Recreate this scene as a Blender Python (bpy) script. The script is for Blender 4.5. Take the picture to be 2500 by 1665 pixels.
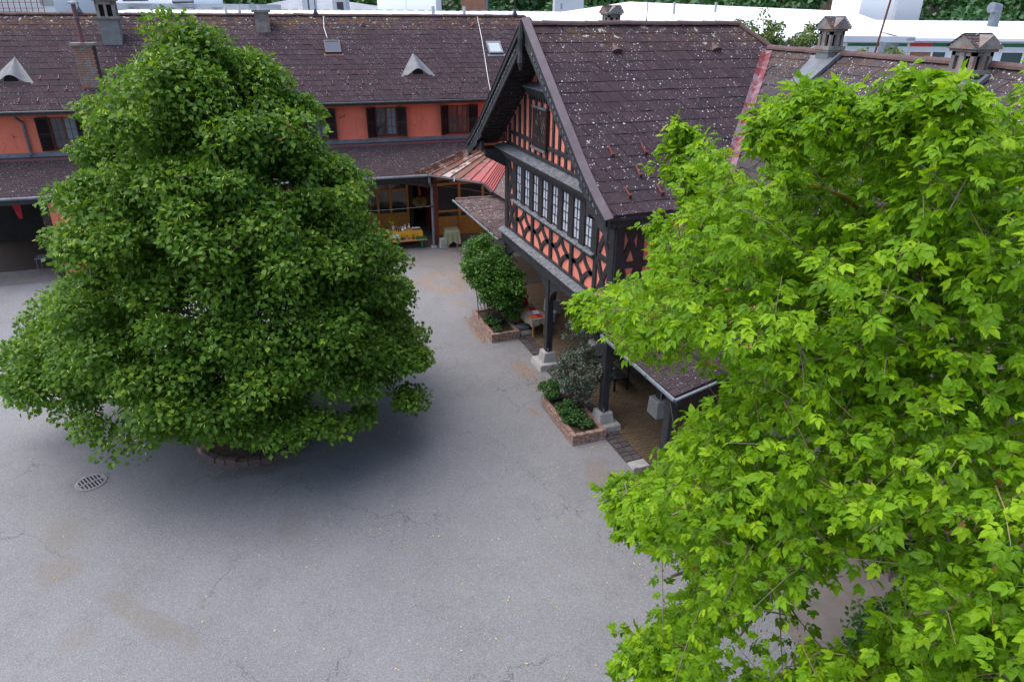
import bpy, math, random
import numpy as np
from mathutils import Matrix, Vector
R_ = math.radians
for o in list(bpy.data.objects): bpy.data.objects.remove(o)
sc = bpy.context.scene
COL = sc.collection
rnd = random.Random(7)
# ------------------------------------------------------------------ camera, sky, sun, exposure
def cam_axes(p, r, yaw):
    f = np.array([math.sin(yaw)*math.cos(p), math.cos(yaw)*math.cos(p), -math.sin(p)])
    rt = np.array([math.cos(yaw), -math.sin(yaw), 0.]); dn = np.cross(f, rt)
    return rt*math.cos(r)+dn*math.sin(r), -rt*math.sin(r)+dn*math.cos(r), f
RT, DN, FW = cam_axes(R_(25.7), R_(-.45), R_(20.4))
CAM = np.array([0., 0., 10.])
cd = bpy.data.cameras.new('camera'); cam = bpy.data.objects.new('camera', cd); COL.objects.link(cam)
m = Matrix.Identity(4)
for i in range(3):
    m[i][0] = RT[i]; m[i][1] = -DN[i]; m[i][2] = -FW[i]; m[i][3] = CAM[i]
cam.matrix_world = m
cd.sensor_width = 36; cd.lens = 1690/2500*36; cd.clip_start = .05; cd.clip_end = 3000
sc.camera = cam
SUN_DIR = Vector((-.40, .20, 1.0)).normalized()
w = bpy.data.worlds.new('World'); sc.world = w; w.use_nodes = True
nt = w.node_tree; bg = nt.nodes['Background']
sky = nt.nodes.new('ShaderNodeTexSky'); sky.sky_type = 'NISHITA'; sky.sun_disc = False
sky.sun_elevation = math.asin(SUN_DIR.z); sky.sun_rotation = math.atan2(SUN_DIR.x, SUN_DIR.y)
sky.air_density = 1.0; sky.dust_density = 3.0; sky.ozone_density = 1.0
nt.links.new(sky.outputs[0], bg.inputs[0]); bg.inputs[1].default_value = .15
sl = bpy.data.lights.new('sun', 'SUN'); sl.energy = 1.35; sl.angle = R_(85); sl.color = (1, .98, .96)
so = bpy.data.objects.new('sun', sl); COL.objects.link(so)
so.rotation_euler = SUN_DIR.to_track_quat('Z', 'Y').to_euler(); so.location = (0, 0, 40)
sc.view_settings.view_transform = 'Standard'; sc.view_settings.look = 'None'
sc.cycles.max_bounces = 5; sc.cycles.diffuse_bounces = 3; sc.cycles.glossy_bounces = 2; sc.cycles.transmission_bounces = 3
sc.view_settings.exposure = 1.15; sc.view_settings.gamma = 1; sc.view_settings.use_curve_mapping = False

# ------------------------------------------------------------------ mesh helpers
WM = {}                                   # world matrix of each thing's base
class MB:
    def __init__(s): s.v = []; s.f = []; s.t = []
    def add(s, vs, fs, tint=0.):
        b = len(s.v); s.v += [tuple(p) for p in vs]; s.f += [tuple(b+i for i in f) for f in fs]; s.t += [tint]*len(vs); return s
    def box(s, x0, x1, y0, y1, z0, z1, tint=0.):
        return s.add([(x0,y0,z0),(x1,y0,z0),(x1,y1,z0),(x0,y1,z0),(x0,y0,z1),(x1,y0,z1),(x1,y1,z1),(x0,y1,z1)],
              [(3,2,1,0),(4,5,6,7),(0,1,5,4),(1,2,6,5),(2,3,7,6),(3,0,4,7)], tint)
    def prism(s, poly, ext, tint=0.):
        n = len(poly); e = Vector(ext); a = [Vector(p) for p in poly]
        return s.add(a+[p+e for p in a], [tuple(range(n-1,-1,-1)), tuple(range(n,2*n))]+[(i,(i+1)%n,n+(i+1)%n,n+i) for i in range(n)], tint)
    def bar(s, p, q, wd, h, up=(0,0,1)):
        p = Vector(p); q = Vector(q); d = (q-p).normalized(); u = Vector(up)
        sd = d.cross(u).normalized()*(wd/2); un = sd.cross(d).normalized()*(h/2)
        return s.add([p-sd-un,p+sd-un,p+sd+un,p-sd+un,q-sd-un,q+sd-un,q+sd+un,q-sd+un],
              [(3,2,1,0),(4,5,6,7),(0,1,5,4),(1,2,6,5),(2,3,7,6),(3,0,4,7)])
    def tube(s, pts, rad, n=8, cap=True):
        pts = [Vector(p) for p in pts]; k = len(pts)
        if not hasattr(rad, '__len__'): rad = [rad]*k
        vs = []; pu = None
        for i, p in enumerate(pts):
            d = (pts[min(i+1,k-1)]-pts[max(i-1,0)]).normalized()
            if pu is None: pu = d.orthogonal().normalized()
            u = (pu-d*pu.dot(d)).normalized(); pu = u; v2 = d.cross(u)
            for j in range(n):
                a = 2*math.pi*j/n; vs.append(p+(u*math.cos(a)+v2*math.sin(a))*rad[i])
        fs = [(i*n+j, i*n+(j+1)%n, (i+1)*n+(j+1)%n, (i+1)*n+j) for i in range(k-1) for j in range(n)]
        if cap: fs += [tuple(range(n-1,-1,-1)), tuple(range((k-1)*n, k*n))]
        return s.add(vs, fs)
    def mesh(s, name, mat, smooth=False, M=None):
        me = bpy.data.meshes.new(name)
        vs = s.v if M is None else [M @ Vector(p) for p in s.v]
        me.from_pydata(vs, [], s.f); me.materials.append(MAT[mat])
        if any(s.t):
            me.attributes.new('tint', 'FLOAT', 'POINT').data.foreach_set('value', s.t)
        if smooth: me.polygons.foreach_set('use_smooth', [True]*len(me.polygons))
        return me
    def build(s, name, mat, parent=None, smooth=False, local=False, bevel=0):
        M = None
        if parent is not None and not local:
            r = root(parent); M = WM[r.name].inverted()
        o = bpy.data.objects.new(name, s.mesh(name, mat, smooth, M)); COL.objects.link(o)
        if parent is not None: o.parent = parent
        if bevel:
            b = o.modifiers.new('bevel', 'BEVEL'); b.width = bevel; b.segments = 1; b.limit_method = 'ANGLE'
        return o
def root(o):
    while o.parent: o = o.parent
    return o
def tag(o, label, cat, group=None):
    o['label'] = label; o['category'] = cat
    if group: o['group'] = group
    return o
def thing(name, label, cat, loc=(0,0,0), rz=0, group=None):
    o = bpy.data.objects.new(name, None); COL.objects.link(o); o.empty_display_size = .2
    o.location = loc; o.rotation_euler = (0,0,rz)
    WM[o.name] = Matrix.Translation(loc) @ Matrix.Rotation(rz, 4, 'Z')
    return tag(o, label, cat, group)
def inst(name, me, parent, M):
    o = bpy.data.objects.new(name, me); COL.objects.link(o); o.parent = parent; o.matrix_local = M; return o
def frame(u, v, n, p):
    M = Matrix.Identity(4)
    for i in range(3): M[i][0] = u[i]; M[i][1] = v[i]; M[i][2] = n[i]; M[i][3] = p[i]
    return M
def box(name, mat, parent, x0, x1, y0, y1, z0, z1, local=False, bevel=0):
    return MB().box(x0,x1,y0,y1,z0,z1).build(name, mat, parent, local=local, bevel=bevel)
def proj(P):
    q = np.asarray(P)-CAM; z = q @ FW
    return 1250+1690*(q @ RT)/z, 832.5+1690*(q @ DN)/z, z

# ------------------------------------------------------------------ materials
MAT = {}
class G:
    def __init__(s, name):
        s.m = bpy.data.materials.new(name); s.m.use_nodes = True; s.t = s.m.node_tree
        s.b = s.t.nodes['Principled BSDF']; s.out = s.t.nodes['Material Output']; MAT[name] = s.m
        s.geo = s.t.nodes.new('ShaderNodeNewGeometry').outputs['Position']
    def n(s, ty, **k):
        x = s.t.nodes.new(ty)
        for a, v in k.items(): setattr(x, a, v)
        return x
    def link(s, a, b): s.t.links.new(a, b)
    def val(s, sock, v):
        if isinstance(v, (int, float)): sock.default_value = v
        elif isinstance(v, tuple): sock.default_value = v if len(v) == len(sock.default_value) else v+(1,)
        else: s.link(v, sock)
    def math(s, op, a, b=0., c=None, clamp=False):
        x = s.n('ShaderNodeMath', operation=op); x.use_clamp = clamp
        s.val(x.inputs[0], a); s.val(x.inputs[1], b)
        if c is not None: s.val(x.inputs[2], c)
        return x.outputs[0]
    def mix(s, f, a, b, op='MIX'):
        x = s.n('ShaderNodeMixRGB', blend_type=op); s.val(x.inputs[0], f); s.val(x.inputs[1], a); s.val(x.inputs[2], b); return x.outputs[0]
    def noise(s, scale, detail=4, rough=.55, vec=None, out='Fac', dist=0):
        x = s.n('ShaderNodeTexNoise'); x.inputs['Scale'].default_value = scale; x.inputs['Detail'].default_value = detail
        x.inputs['Roughness'].default_value = rough; x.inputs['Distortion'].default_value = dist
        s.link(vec or s.geo, x.inputs['Vector']); return x.outputs[out]
    def vor(s, scale, feat='F1', vec=None, out='Distance', rand=1):
        x = s.n('ShaderNodeTexVoronoi', feature=feat); x.inputs['Scale'].default_value = scale; x.inputs['Randomness'].default_value = rand
        s.link(vec or s.geo, x.inputs['Vector']); return x.outputs[out]
    def ramp(s, f, lo, hi):
        x = s.n('ShaderNodeMapRange'); s.link(f, x.inputs[0]); x.inputs[1].default_value = lo; x.inputs[2].default_value = hi
        x.interpolation_type = 'SMOOTHSTEP'; return x.outputs[0]
    def scaled(s, sx, sy, sz):
        x = s.n('ShaderNodeVectorMath', operation='MULTIPLY'); s.link(s.geo, x.inputs[0]); x.inputs[1].default_value = (sx,sy,sz); return x.outputs[0]
    def bump(s, h, st=.3, d=.01):
        x = s.n('ShaderNodeBump'); x.inputs['Strength'].default_value = st; x.inputs['Distance'].default_value = d
        s.link(h, x.inputs['Height']); s.link(x.outputs[0], s.b.inputs['Normal'])
    def fin(s, col, rough=.8, spec=.3, metal=0.):
        s.val(s.b.inputs['Base Color'], col); s.val(s.b.inputs['Roughness'], rough)
        s.b.inputs['Specular IOR Level'].default_value = spec; s.b.inputs['Metallic'].default_value = metal; return s.m
    def tint(s):
        a = s.n('ShaderNodeAttribute', attribute_name='tint').outputs['Fac']; r = s.n('ShaderNodeObjectInfo').outputs['Random']
        return s.math('FRACT', s.math('ADD', a, r))
def simple(name, a, b=None, scale=6, rough=.8, spec=.3, metal=0, bs=0, bscale=40, fine=None):
    g = G(name); b = b or tuple(c*.8 for c in a)
    c = g.mix(g.ramp(g.noise(scale, 5), .3, .7), a, b)
    if fine: c = g.mix(g.math('MULTIPLY', g.ramp(g.noise(fine[0], 2), .5, .68), fine[2]), c, fine[1])
    if bs: g.bump(g.noise(bscale, 4), bs)
    return g.fin(c, rough, spec, metal)

# asphalt: grey aggregate, worn patches, brown dirt, cracks
g = G('asphalt')
base = g.mix(g.ramp(g.noise(.35, 5, .6), .3, .7), (.198,.198,.206), (.244,.244,.252))
base = g.mix(g.math('MULTIPLY', g.ramp(g.noise(1.1, 7, .7), .45, .75), .55), base, (.140,.138,.142))
base = g.mix(g.math('MULTIPLY', g.ramp(g.noise(6, 5, .7), .5, .75), .3), base, (.12,.12,.124))
base = g.mix(g.ramp(g.vor(55), .05, .55), g.mix(.7, base, (.33,.33,.34)), g.mix(.45, base, (.08,.08,.085)))
base = g.mix(g.math('MULTIPLY', g.ramp(g.noise(11, 4, .7), .55, .72), .35), base, (.11,.11,.115))
base = g.mix(g.math('MULTIPLY', g.ramp(g.noise(28, 3, .7), .52, .7), .5), base, (.10,.10,.105))
wv = g.n('ShaderNodeVectorMath', operation='ADD'); g.link(g.geo, wv.inputs[0])
nz = g.noise(.9, 5, .65, out='Color'); sc_ = g.n('ShaderNodeVectorMath', operation='SCALE'); g.link(nz, sc_.inputs[0]); sc_.inputs['Scale'].default_value = 1.5
g.link(sc_.outputs[0], wv.inputs[1])
crk = g.math('LESS_THAN', g.vor(.33, 'DISTANCE_TO_EDGE', vec=wv.outputs[0]), .0042)
crk = g.math('MULTIPLY', crk, g.ramp(g.noise(.45, 3), .47, .6))
base = g.mix(g.math('MULTIPLY', crk, .55), base, (.05,.048,.046))
def stain(cx, cy, rx, ry, rot, col, st, nsc=1.6, ring=False):
    global base
    mp = g.n('ShaderNodeMapping'); mp.vector_type = 'TEXTURE'
    mp.inputs['Location'].default_value = (cx,cy,0); mp.inputs['Rotation'].default_value = (0,0,rot); mp.inputs['Scale'].default_value = (rx,ry,1e4)
    g.link(g.geo, mp.inputs[0]); ln = g.n('ShaderNodeVectorMath', operation='LENGTH'); g.link(mp.outputs[0], ln.inputs[0])
    d = g.math('ADD', ln.outputs['Value'], g.math('MULTIPLY', g.math('SUBTRACT', g.noise(nsc, 8, .75, dist=.6), .5), 2.2))
    f = g.math('SUBTRACT', 1., g.ramp(d, .45, 1.05))
    if ring: f = g.math('MULTIPLY', f, g.math('ADD', .25, g.ramp(d, .3, .75)))
    f = g.math('MULTIPLY', f, g.ramp(g.noise(16, 4, .7), .25, .6))
    base = g.mix(g.math('MULTIPLY', f, st), base, col)
stain(6.6, 25.6, 1.35, 1.5, .2, (.23,.15,.085), .8, 1.6, True)
stain(7.0, 28.2, 1.9, 1.9, 0, (.13,.105,.085), .55)
stain(-3.0, 10.8, 1.5, .28, -.85, (.15,.13,.10), .55)
stain(-4.75, 12.7, .55, .5, 0, (.16,.13,.095), .5, 2.5)
stain(-4.1, 10.75, .4, .35, 0, (.16,.14,.11), .4)
stain(-4.9, 14.0, .5, .9, .4, (.16,.145,.11), .45)
stain(-.3, 12.6, .5, .6, 0, (.15,.13,.115), .45)
stain(6.35, 20.6, .22, 1.3, 0, (.22,.13,.07), .7, 3)
stain(6.9, 17.4, .35, .75, .3, (.22,.14,.08), .65, 4)
stain(7.05, 16.3, .3, .35, 0, (.23,.15,.085), .6, 4)
stain(6.25, 15.1, .12, .3, .3, (.22,.12,.06), .7, 4)
stain(6.7, 11.8, .5, 1.0, 0, (.16,.12,.09), .55, 2)
stain(-.95, 14.85, 1.5, .3, 0, (.10,.08,.06), .6, 2)
stain(-4.62, 15.62, .5, .42, 0, (.10,.085,.065), .8, 3)
stain(6.5, 23.2, .35, .6, 0, (.19,.15,.11), .5)
hb = g.math('ADD', g.vor(85), g.math('MULTIPLY', g.noise(25, 3), .8)); g.bump(hb, .35, .006)
g.fin(base, .82, .35)

def roofmat(name, a, b, lich, lamt, orange=0, zr=None):
    g = G(name); t = g.tint()
    c = g.mix(t, a, b); c = g.mix(g.math('MULTIPLY', g.ramp(g.noise(1.1, 5, .6), .42, .7), .5), c, (.034,.030,.034))
    c = g.mix(g.math('MULTIPLY', g.ramp(g.noise(14, 4), .45, .75), .3), c, (.07,.05,.056))
    if orange:
        x = g.n('ShaderNodeSeparateXYZ'); g.link(g.geo, x.inputs[0]); z = g.ramp(x.outputs[2], zr-.9, zr)
        c = g.mix(g.math('MULTIPLY', g.math('MULTIPLY', z, g.ramp(g.noise(2.2, 5, .7), .42, .62)), orange), c, (.17,.085,.025))
        lw = g.math('MULTIPLY', z, g.ramp(g.noise(5, 4, .7), .60, .66)); c = g.mix(lw, c, (.36,.37,.31))
    dm = g.ramp(g.noise(.7, 4, .6), .3, .62)
    for sc2, th, am in ((6, .15, 1.), (12, .19, 1.), (26, .20, .5)):
        sp = g.math('LESS_THAN', g.math('ADD', g.vor(sc2), g.math('MULTIPLY', g.noise(3.0*sc2**.3, 3), lich)), th+lich*.36)
        c = g.mix(g.math('MULTIPLY', g.math('MULTIPLY', sp, dm), am*lamt), c, (.58,.57,.60))
    g.bump(g.noise(30, 4), .35, .008); return g.fin(c, .9, .15)
roofmat('tile_purple', (.036,.023,.029), (.053,.034,.041), .45, 1., .25, 9.6)
roofmat('tile_back', (.036,.023,.029), (.053,.034,.041), .45, .6, .4, 9.55)
roofmat('tile_wing', (.046,.037,.042), (.066,.053,.060), .36, .8, .22, 9.0)
roofmat('tile_low', (.036,.025,.030), (.054,.038,.044), .40, .5)
roofmat('tile_stub', (.060,.042,.040), (.12,.085,.08), .30, 1.)
simple('ridge', (.07,.045,.048), (.11,.06,.05), 8, .7, .3, 0, .3)
def plaster(name, a, b, dirt):
    g = G(name); c = g.mix(g.ramp(g.noise(1.4, 5), .3, .7), a, b)
    c = g.mix(g.math('MULTIPLY', g.ramp(g.noise(1.0, 6, .7, vec=g.scaled(5,5,.7)), .5, .75), .38), c, dirt)
    c = g.mix(g.math('MULTIPLY', g.ramp(g.noise(7, 6, .75), .56, .7), .3), c, tuple(min(1,x*1.15+.05) for x in a))
    c = g.mix(g.math('MULTIPLY', g.math('LESS_THAN', g.vor(1.3, 'DISTANCE_TO_EDGE'), .006), g.ramp(g.noise(2, 3), .5, .6)), c, tuple(x*.5 for x in dirt))
    g.bump(g.noise(55, 4), .25, .008); g.fin(c, .92, .15)
plaster('plaster', (.74,.235,.165), (.80,.265,.19), (.50,.15,.11))
plaster('plaster_back', (.70,.18,.11), (.76,.205,.125), (.50,.13,.085))
simple('timber', (.014,.014,.017), (.030,.029,.033), 9, .55, .45, 0, .35, 60, (30, (.055,.055,.062), .35))
simple('timber_worn', (.014,.014,.017), (.032,.031,.036), 5, .6, .4, 0, .4, 50, (22, (.11,.108,.115), .4))
simple('ledge', (.09,.098,.115), (.21,.218,.235), 9, .8, .3, 0, .4, 40, (20, (.04,.04,.045), .6))
simple('capmetal', (.060,.042,.052), (.085,.062,.076), 3, .4, .5, .2)
simple('gutter', (.022,.02,.023), (.04,.036,.04), 4, .4, .5)
simple('zinc', (.13,.15,.18), (.18,.20,.23), 4, .5, .4, .3)
simple('zincdark', (.09,.10,.115), (.14,.155,.175), 3, .5, .5, .2)
simple('hoodmetal', (.10,.105,.112), (.14,.145,.152), 3, .6, .4, 0, .1)
simple('maroon', (.16,.055,.06), (.11,.05,.055), 5, .6, .4)
g = G('redflash'); f = g.ramp(g.noise(3.2, 7, .75, vec=g.scaled(1,1,.6), dist=1.2), .40, .60)
g.fin(g.mix(f, (.17,.035,.036), (.21,.17,.20)), .9, .1)
g = G('redroof'); x = g.n('ShaderNodeSeparateXYZ'); g.link(g.geo, x.inputs[0])
d = g.math('ADD', g.math('MULTIPLY', x.outputs[0], .55), g.math('MULTIPLY', x.outputs[1], -.83))
e = g.math('ADD', g.ramp(d, -20.9, -18.0), g.math('MULTIPLY', g.math('SUBTRACT', g.noise(1.6, 6, .75), .5), 1.5))
t = g.tint()
rust = g.mix(g.ramp(g.noise(4, 6, .75), .4, .62), (.15,.05,.024), (.07,.042,.038))
rust = g.mix(g.ramp(g.math('ADD', g.noise(2.4, 5, .7), g.math('MULTIPLY', t, .25)), .70, .74), rust, (.34,.30,.28))
g.fin(g.mix(g.ramp(e, .5, .9), rust, g.mix(g.ramp(g.noise(7, 6, .75), .35, .65), (.33,.042,.045), (.21,.075,.065))), .5, .4)
simple('redhook', (.17,.04,.035), (.11,.035,.03), 9, .5)
simple('shutter', (.030,.013,.012), (.018,.010,.011), 6, .6, .3)
simple('winwood', (.15,.045,.025), (.09,.03,.02), 9, .5)
simple('curtain', (.30,.37,.36), (.42,.48,.46), 5, .9)
simple('room', (.018,.016,.016), (.03,.026,.024), 2, .9)  # near-black tone that paints the shade of interiors onto their walls
simple('white', (.78,.78,.78), (.70,.71,.72), 2, .6)
simple('white2', (.80,.81,.83), (.72,.74,.78), .15, .5, .4)
simple('lightgrey', (.55,.57,.6), (.45,.47,.5), .2, .6)
simple('midgrey', (.22,.23,.25), (.3,.31,.33), .5, .6)
simple('green_stripe', (.02,.16,.075), (.02,.19,.09), 2, .5)
simple('red_stripe', (.6,.03,.03), (.65,.04,.035), 2, .5)
simple('brickwall', (.33,.16,.10), (.26,.13,.085), 3, .9)
simple('doorwood', (.55,.26,.05), (.45,.19,.035), 7, .45, .4, 0, .1)
simple('darkwood', (.03,.022,.018), (.05,.035,.028), 6, .7)
simple('redwood', (.16,.035,.02), (.11,.028,.018), 6, .5)
simple('concrete', (.36,.35,.34), (.27,.265,.26), 5, .9, .2, 0, .3, 50)
simple('bedstone', (.13,.085,.075), (.085,.065,.06), 5, .9, .2, 0, .5, 30)
simple('stone', (.26,.25,.24), (.16,.155,.15), 5, .9, .2, 0, .5, 30)
simple('stucco_old', (.25,.238,.225), (.135,.128,.125), 4, .9, .2, 0, .5, 25, (7, (.32,.14,.07), .6))
simple('render_grey', (.19,.195,.195), (.15,.155,.155), 4, .9, .2, 0, .2, 40)
g = G('brick'); t = g.tint(); c = g.mix(t, (.27,.145,.11), (.20,.115,.092)); c = g.mix(g.math('MULTIPLY', g.ramp(g.noise(9, 5), .35, .65), .75), c, (.33,.26,.22)); g.bump(g.noise(60, 3), .4, .006); g.fin(c, .9, .2)
g = G('chimbrick'); t = g.tint(); c = g.mix(t, (.30,.13,.085), (.22,.15,.12)); c = g.mix(g.ramp(g.noise(4, 5), .45, .6), c, (.22,.20,.18)); g.fin(c, .9, .2)
g = G('cobble'); t = g.tint(); c = g.mix(t, (.055,.047,.05), (.085,.072,.075)); g.bump(g.noise(40, 3), .5, .006); g.fin(c, .85, .25)
g = G('floorbrick'); t = g.tint(); c = g.mix(t, (.092,.064,.038), (.125,.088,.054)); c = g.mix(g.math('MULTIPLY', g.ramp(g.noise(.8, 5), .4, .7), .6), c, (.085,.064,.045)); g.fin(c, .8, .3)
simple('joint', (.05,.038,.028), (.065,.05,.036), 3, .95)
simple('soil', (.045,.033,.024), (.075,.055,.04), 9, .95, .1, 0, .6, 30)
simple('pave', (.15,.132,.125), (.115,.102,.098), 2, .85, .3, 0, .2, 60)
simple('pave_dark', (.10,.105,.105), (.075,.08,.08), 2, .85, .3, 0, .2, 60)
simple('iron', (.20,.20,.215), (.28,.275,.28), 9, .5, .5, .5)
simple('black', (.008,.008,.009), (.012,.012,.013), 3, .9)
simple('bark', (.075,.062,.05), (.12,.10,.085), 7, .95, .1, 0, .6, 25)
g = G('lichenbark'); f = g.ramp(g.noise(5, 5, .7), .42, .58); c = g.mix(g.noise(14, 4), (.19,.175,.16), (.12,.11,.105)); c = g.mix(f, c, (.36,.18,.03)); g.bump(g.noise(40, 4), .5, .01); g.fin(c, .9, .15)
simple('twig', (.17,.155,.14), (.24,.15,.06), 3, .85)
simple('oldgreen', (.26,.27,.17), (.20,.215,.13), 14, .95)
simple('yellowcloth', (.62,.33,.03), (.56,.28,.025), 5, .9)
simple('beige', (.30,.26,.20), (.22,.185,.14), 12, .95)
simple('redcloth', (.42,.02,.03), (.3,.015,.02), 5, .8)
simple('orangecloth', (.55,.12,.03), (.4,.03,.02), 3, .8)
simple('teal', (.03,.25,.25), (.05,.32,.30), 3, .8)
simple('pine', (.45,.22,.07), (.38,.18,.055), 8, .6)
simple('paper', (.78,.78,.78), (.72,.72,.74), 6, .8)
simple('purplepaper', (.3,.25,.45), (.4,.35,.5), 6, .6)
simple('jarglass', (.10,.05,.03), (.07,.035,.02), 6, .2, .6)
simple('dried', (.20,.12,.025), (.13,.085,.02), 20, .95)
simple('plasticgreen', (.02,.13,.06), (.02,.10,.05), 6, .5)
simple('flower_yellow', (.60,.40,.02), (.5,.3,.02), 30, .8)
simple('rose', (.5,.03,.05), (.4,.02,.04), 30, .7)
simple('fallen', (.55,.45,.14), (.42,.30,.12), 30, .8)
simple('debris', (.26,.12,.05), (.18,.09,.04), 30, .9)
def glass(name, c, rough=.06, spec=.8):
    g = G(name); g.bump(g.noise(3, 2), .03, .01); g.fin(c, rough, spec)
glass('glass_mid', (.15,.18,.19), .12, .5); glass('glass', (.035,.04,.045)); glass('glass_pale', (.50,.54,.60), .25, .5); glass('glass_teal', (.02,.06,.065))
glass('skylight_dark', (.035,.05,.085), .45, .3); glass('skylight_pale', (.30,.36,.36), .15, .7)
def leafmat(name, lo, mid, hi, trans=.35, rough=.45, spec=.35):
    g = G(name); t = g.tint()
    c = g.mix(g.ramp(t, 0, .55), lo, mid); c = g.mix(g.ramp(t, .6, 1.), c, hi)
    g.fin(c, rough, spec)
    tr = g.n('ShaderNodeBsdfTranslucent'); c2 = g.mix(1., c, (1.25,1.15,.55), 'MULTIPLY'); g.link(c2, tr.inputs[0])
    mx = g.n('ShaderNodeMixShader'); mx.inputs[0].default_value = trans
    g.link(g.b.outputs[0], mx.inputs[1]); g.link(tr.outputs[0], mx.inputs[2]); g.link(mx.outputs[0], g.out.inputs[0])
leafmat('lime_leaf', (.066,.152,.018), (.105,.215,.020), (.195,.325,.028), .45, .5, .25)
leafmat('bract', (.34,.42,.08), (.42,.50,.11), (.50,.56,.17), .3)
leafmat('elder_leaf', (.085,.19,.005), (.15,.305,.006), (.26,.43,.010), .45, .5, .2)
leafmat('elder_seed', (.07,.14,.02), (.10,.18,.03), (.16,.24,.05), .3)
leafmat('shrub_leaf', (.042,.125,.018), (.068,.175,.02), (.14,.27,.03), .35)
leafmat('grey_leaf', (.055,.085,.055), (.085,.12,.08), (.15,.15,.12), .2)
leafmat('herb_leaf', (.028,.085,.018), (.045,.12,.022), (.075,.17,.03), .25)
leafmat('rose_leaf', (.025,.075,.012), (.04,.11,.015), (.06,.15,.02), .25)
leafmat('wood_leaf', (.028,.085,.028), (.045,.125,.036), (.075,.175,.045), .2)
leafmat('olive_leaf', (.07,.13,.02), (.10,.17,.03), (.17,.21,.05), .3)
# ------------------------------------------------------------------ ground
def sheet(name, mat, pts, z):
    o = MB().add([(x,y,z) for x,y in pts], [tuple(range(len(pts)))]).build(name, mat); o['kind'] = 'structure'; return o
sheet('courtyard_asphalt', 'asphalt', [(-900,-300),(900,-300),(900,1400),(-900,1400)], 0)
sheet('veranda_floor', 'pave', [(-22,31.45),(7.4,29.75),(9.4,27.6),(12.6,27.6),(12.6,36),(-22,38)], .006)
sheet('forecourt_paving', 'pave', [(7.55,5.98),(11.5,6.62),(11.5,10.3),(9.2,10.3),(8.3,8.2)], .008)
sheet('dark_path', 'pave_dark', [(5.9,5.55),(12,6.5),(12,6.25),(13,0),(5.9,0)], .012)
kb = MB().prism([(6.0,5.58,0),(11.9,6.52,0),(11.9,6.62,0),(6.0,5.68,0)], (0,0,.05)).build('path_kerb', 'pave_dark'); kb['kind'] = 'structure'
jl = MB()
for x in (8.4, 9.3, 10.2, 11.0): jl.box(x, x+.015, 6.2+(x-8)*.14, 9.9, .009, .0115)
# arcade floor: brick courses laid as real pieces over a joint bed
af = sheet('arcade_floor', 'joint', [(7.72,10.2),(12.7,10.2),(12.7,27.5),(7.72,27.5)], .02)
fb = MB(); yy = 10.25; i = 0
while yy < 24.0:
    xx = 7.95-(i%2)*.11
    while xx < 12.3:
        a = max(xx, 7.95); t = rnd.random(); z = .05+rnd.uniform(-.003,.003)
        if xx+.215 > a+.03:
            fb.add([(a,yy,.02),(xx+.212,yy,.02),(xx+.212,yy+.092,.02),(a,yy+.092,.02),(a+.004,yy+.004,z),(xx+.208,yy+.004,z),(xx+.208,yy+.088,z),(a+.004,yy+.088,z)],
                   [(4,5,6,7),(0,1,5,4),(1,2,6,5),(2,3,7,6),(3,0,4,7)], t)
        xx += .22
    yy += .1; i += 1
o = fb.build('floor_bricks', 'floorbrick', None); o.parent = af; o['kind'] = 'stuff'
# edging of dark setts along the arcade, one pale slab in it
ed = sheet('arcade_edging', 'joint', [(7.5,10.2),(7.95,10.2),(7.95,23.0),(7.5,23.0)], .016)
cm = {}
yy = 10.3
while yy < 22.9:
    L = rnd.uniform(.16,.24)
    if 11.75 < yy < 12.0: yy = 12.1
    for k in (0, 1):
        x0 = 7.52+k*.215; z = .055+rnd.uniform(-.008,.008)
        mbx = MB(); mbx.add([(x0,yy,.01),(x0+.2,yy,.01),(x0+.2,yy+L-.015,.01),(x0,yy+L-.015,.01),(x0+.012,yy+.012,z),(x0+.19,yy+.01,z-.004),(x0+.188,yy+L-.03,z),(x0+.01,yy+L-.028,z+.004)],
            [(4,5,6,7),(0,1,5,4),(1,2,6,5),(2,3,7,6),(3,0,4,7)])
        mbx.build('sett', 'cobble', None).parent = ed
    yy += L
MB().add([(7.5,11.74,.01),(7.96,11.74,.01),(7.96,12.07,.01),(7.5,12.07,.01),(7.51,11.75,.06),(7.95,11.76,.06),(7.94,12.06,.058),(7.52,12.05,.062)],
    [(4,5,6,7),(0,1,5,4),(1,2,6,5),(2,3,7,6),(3,0,4,7)]).build('pale_slab', 'concrete', None).parent = ed

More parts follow.
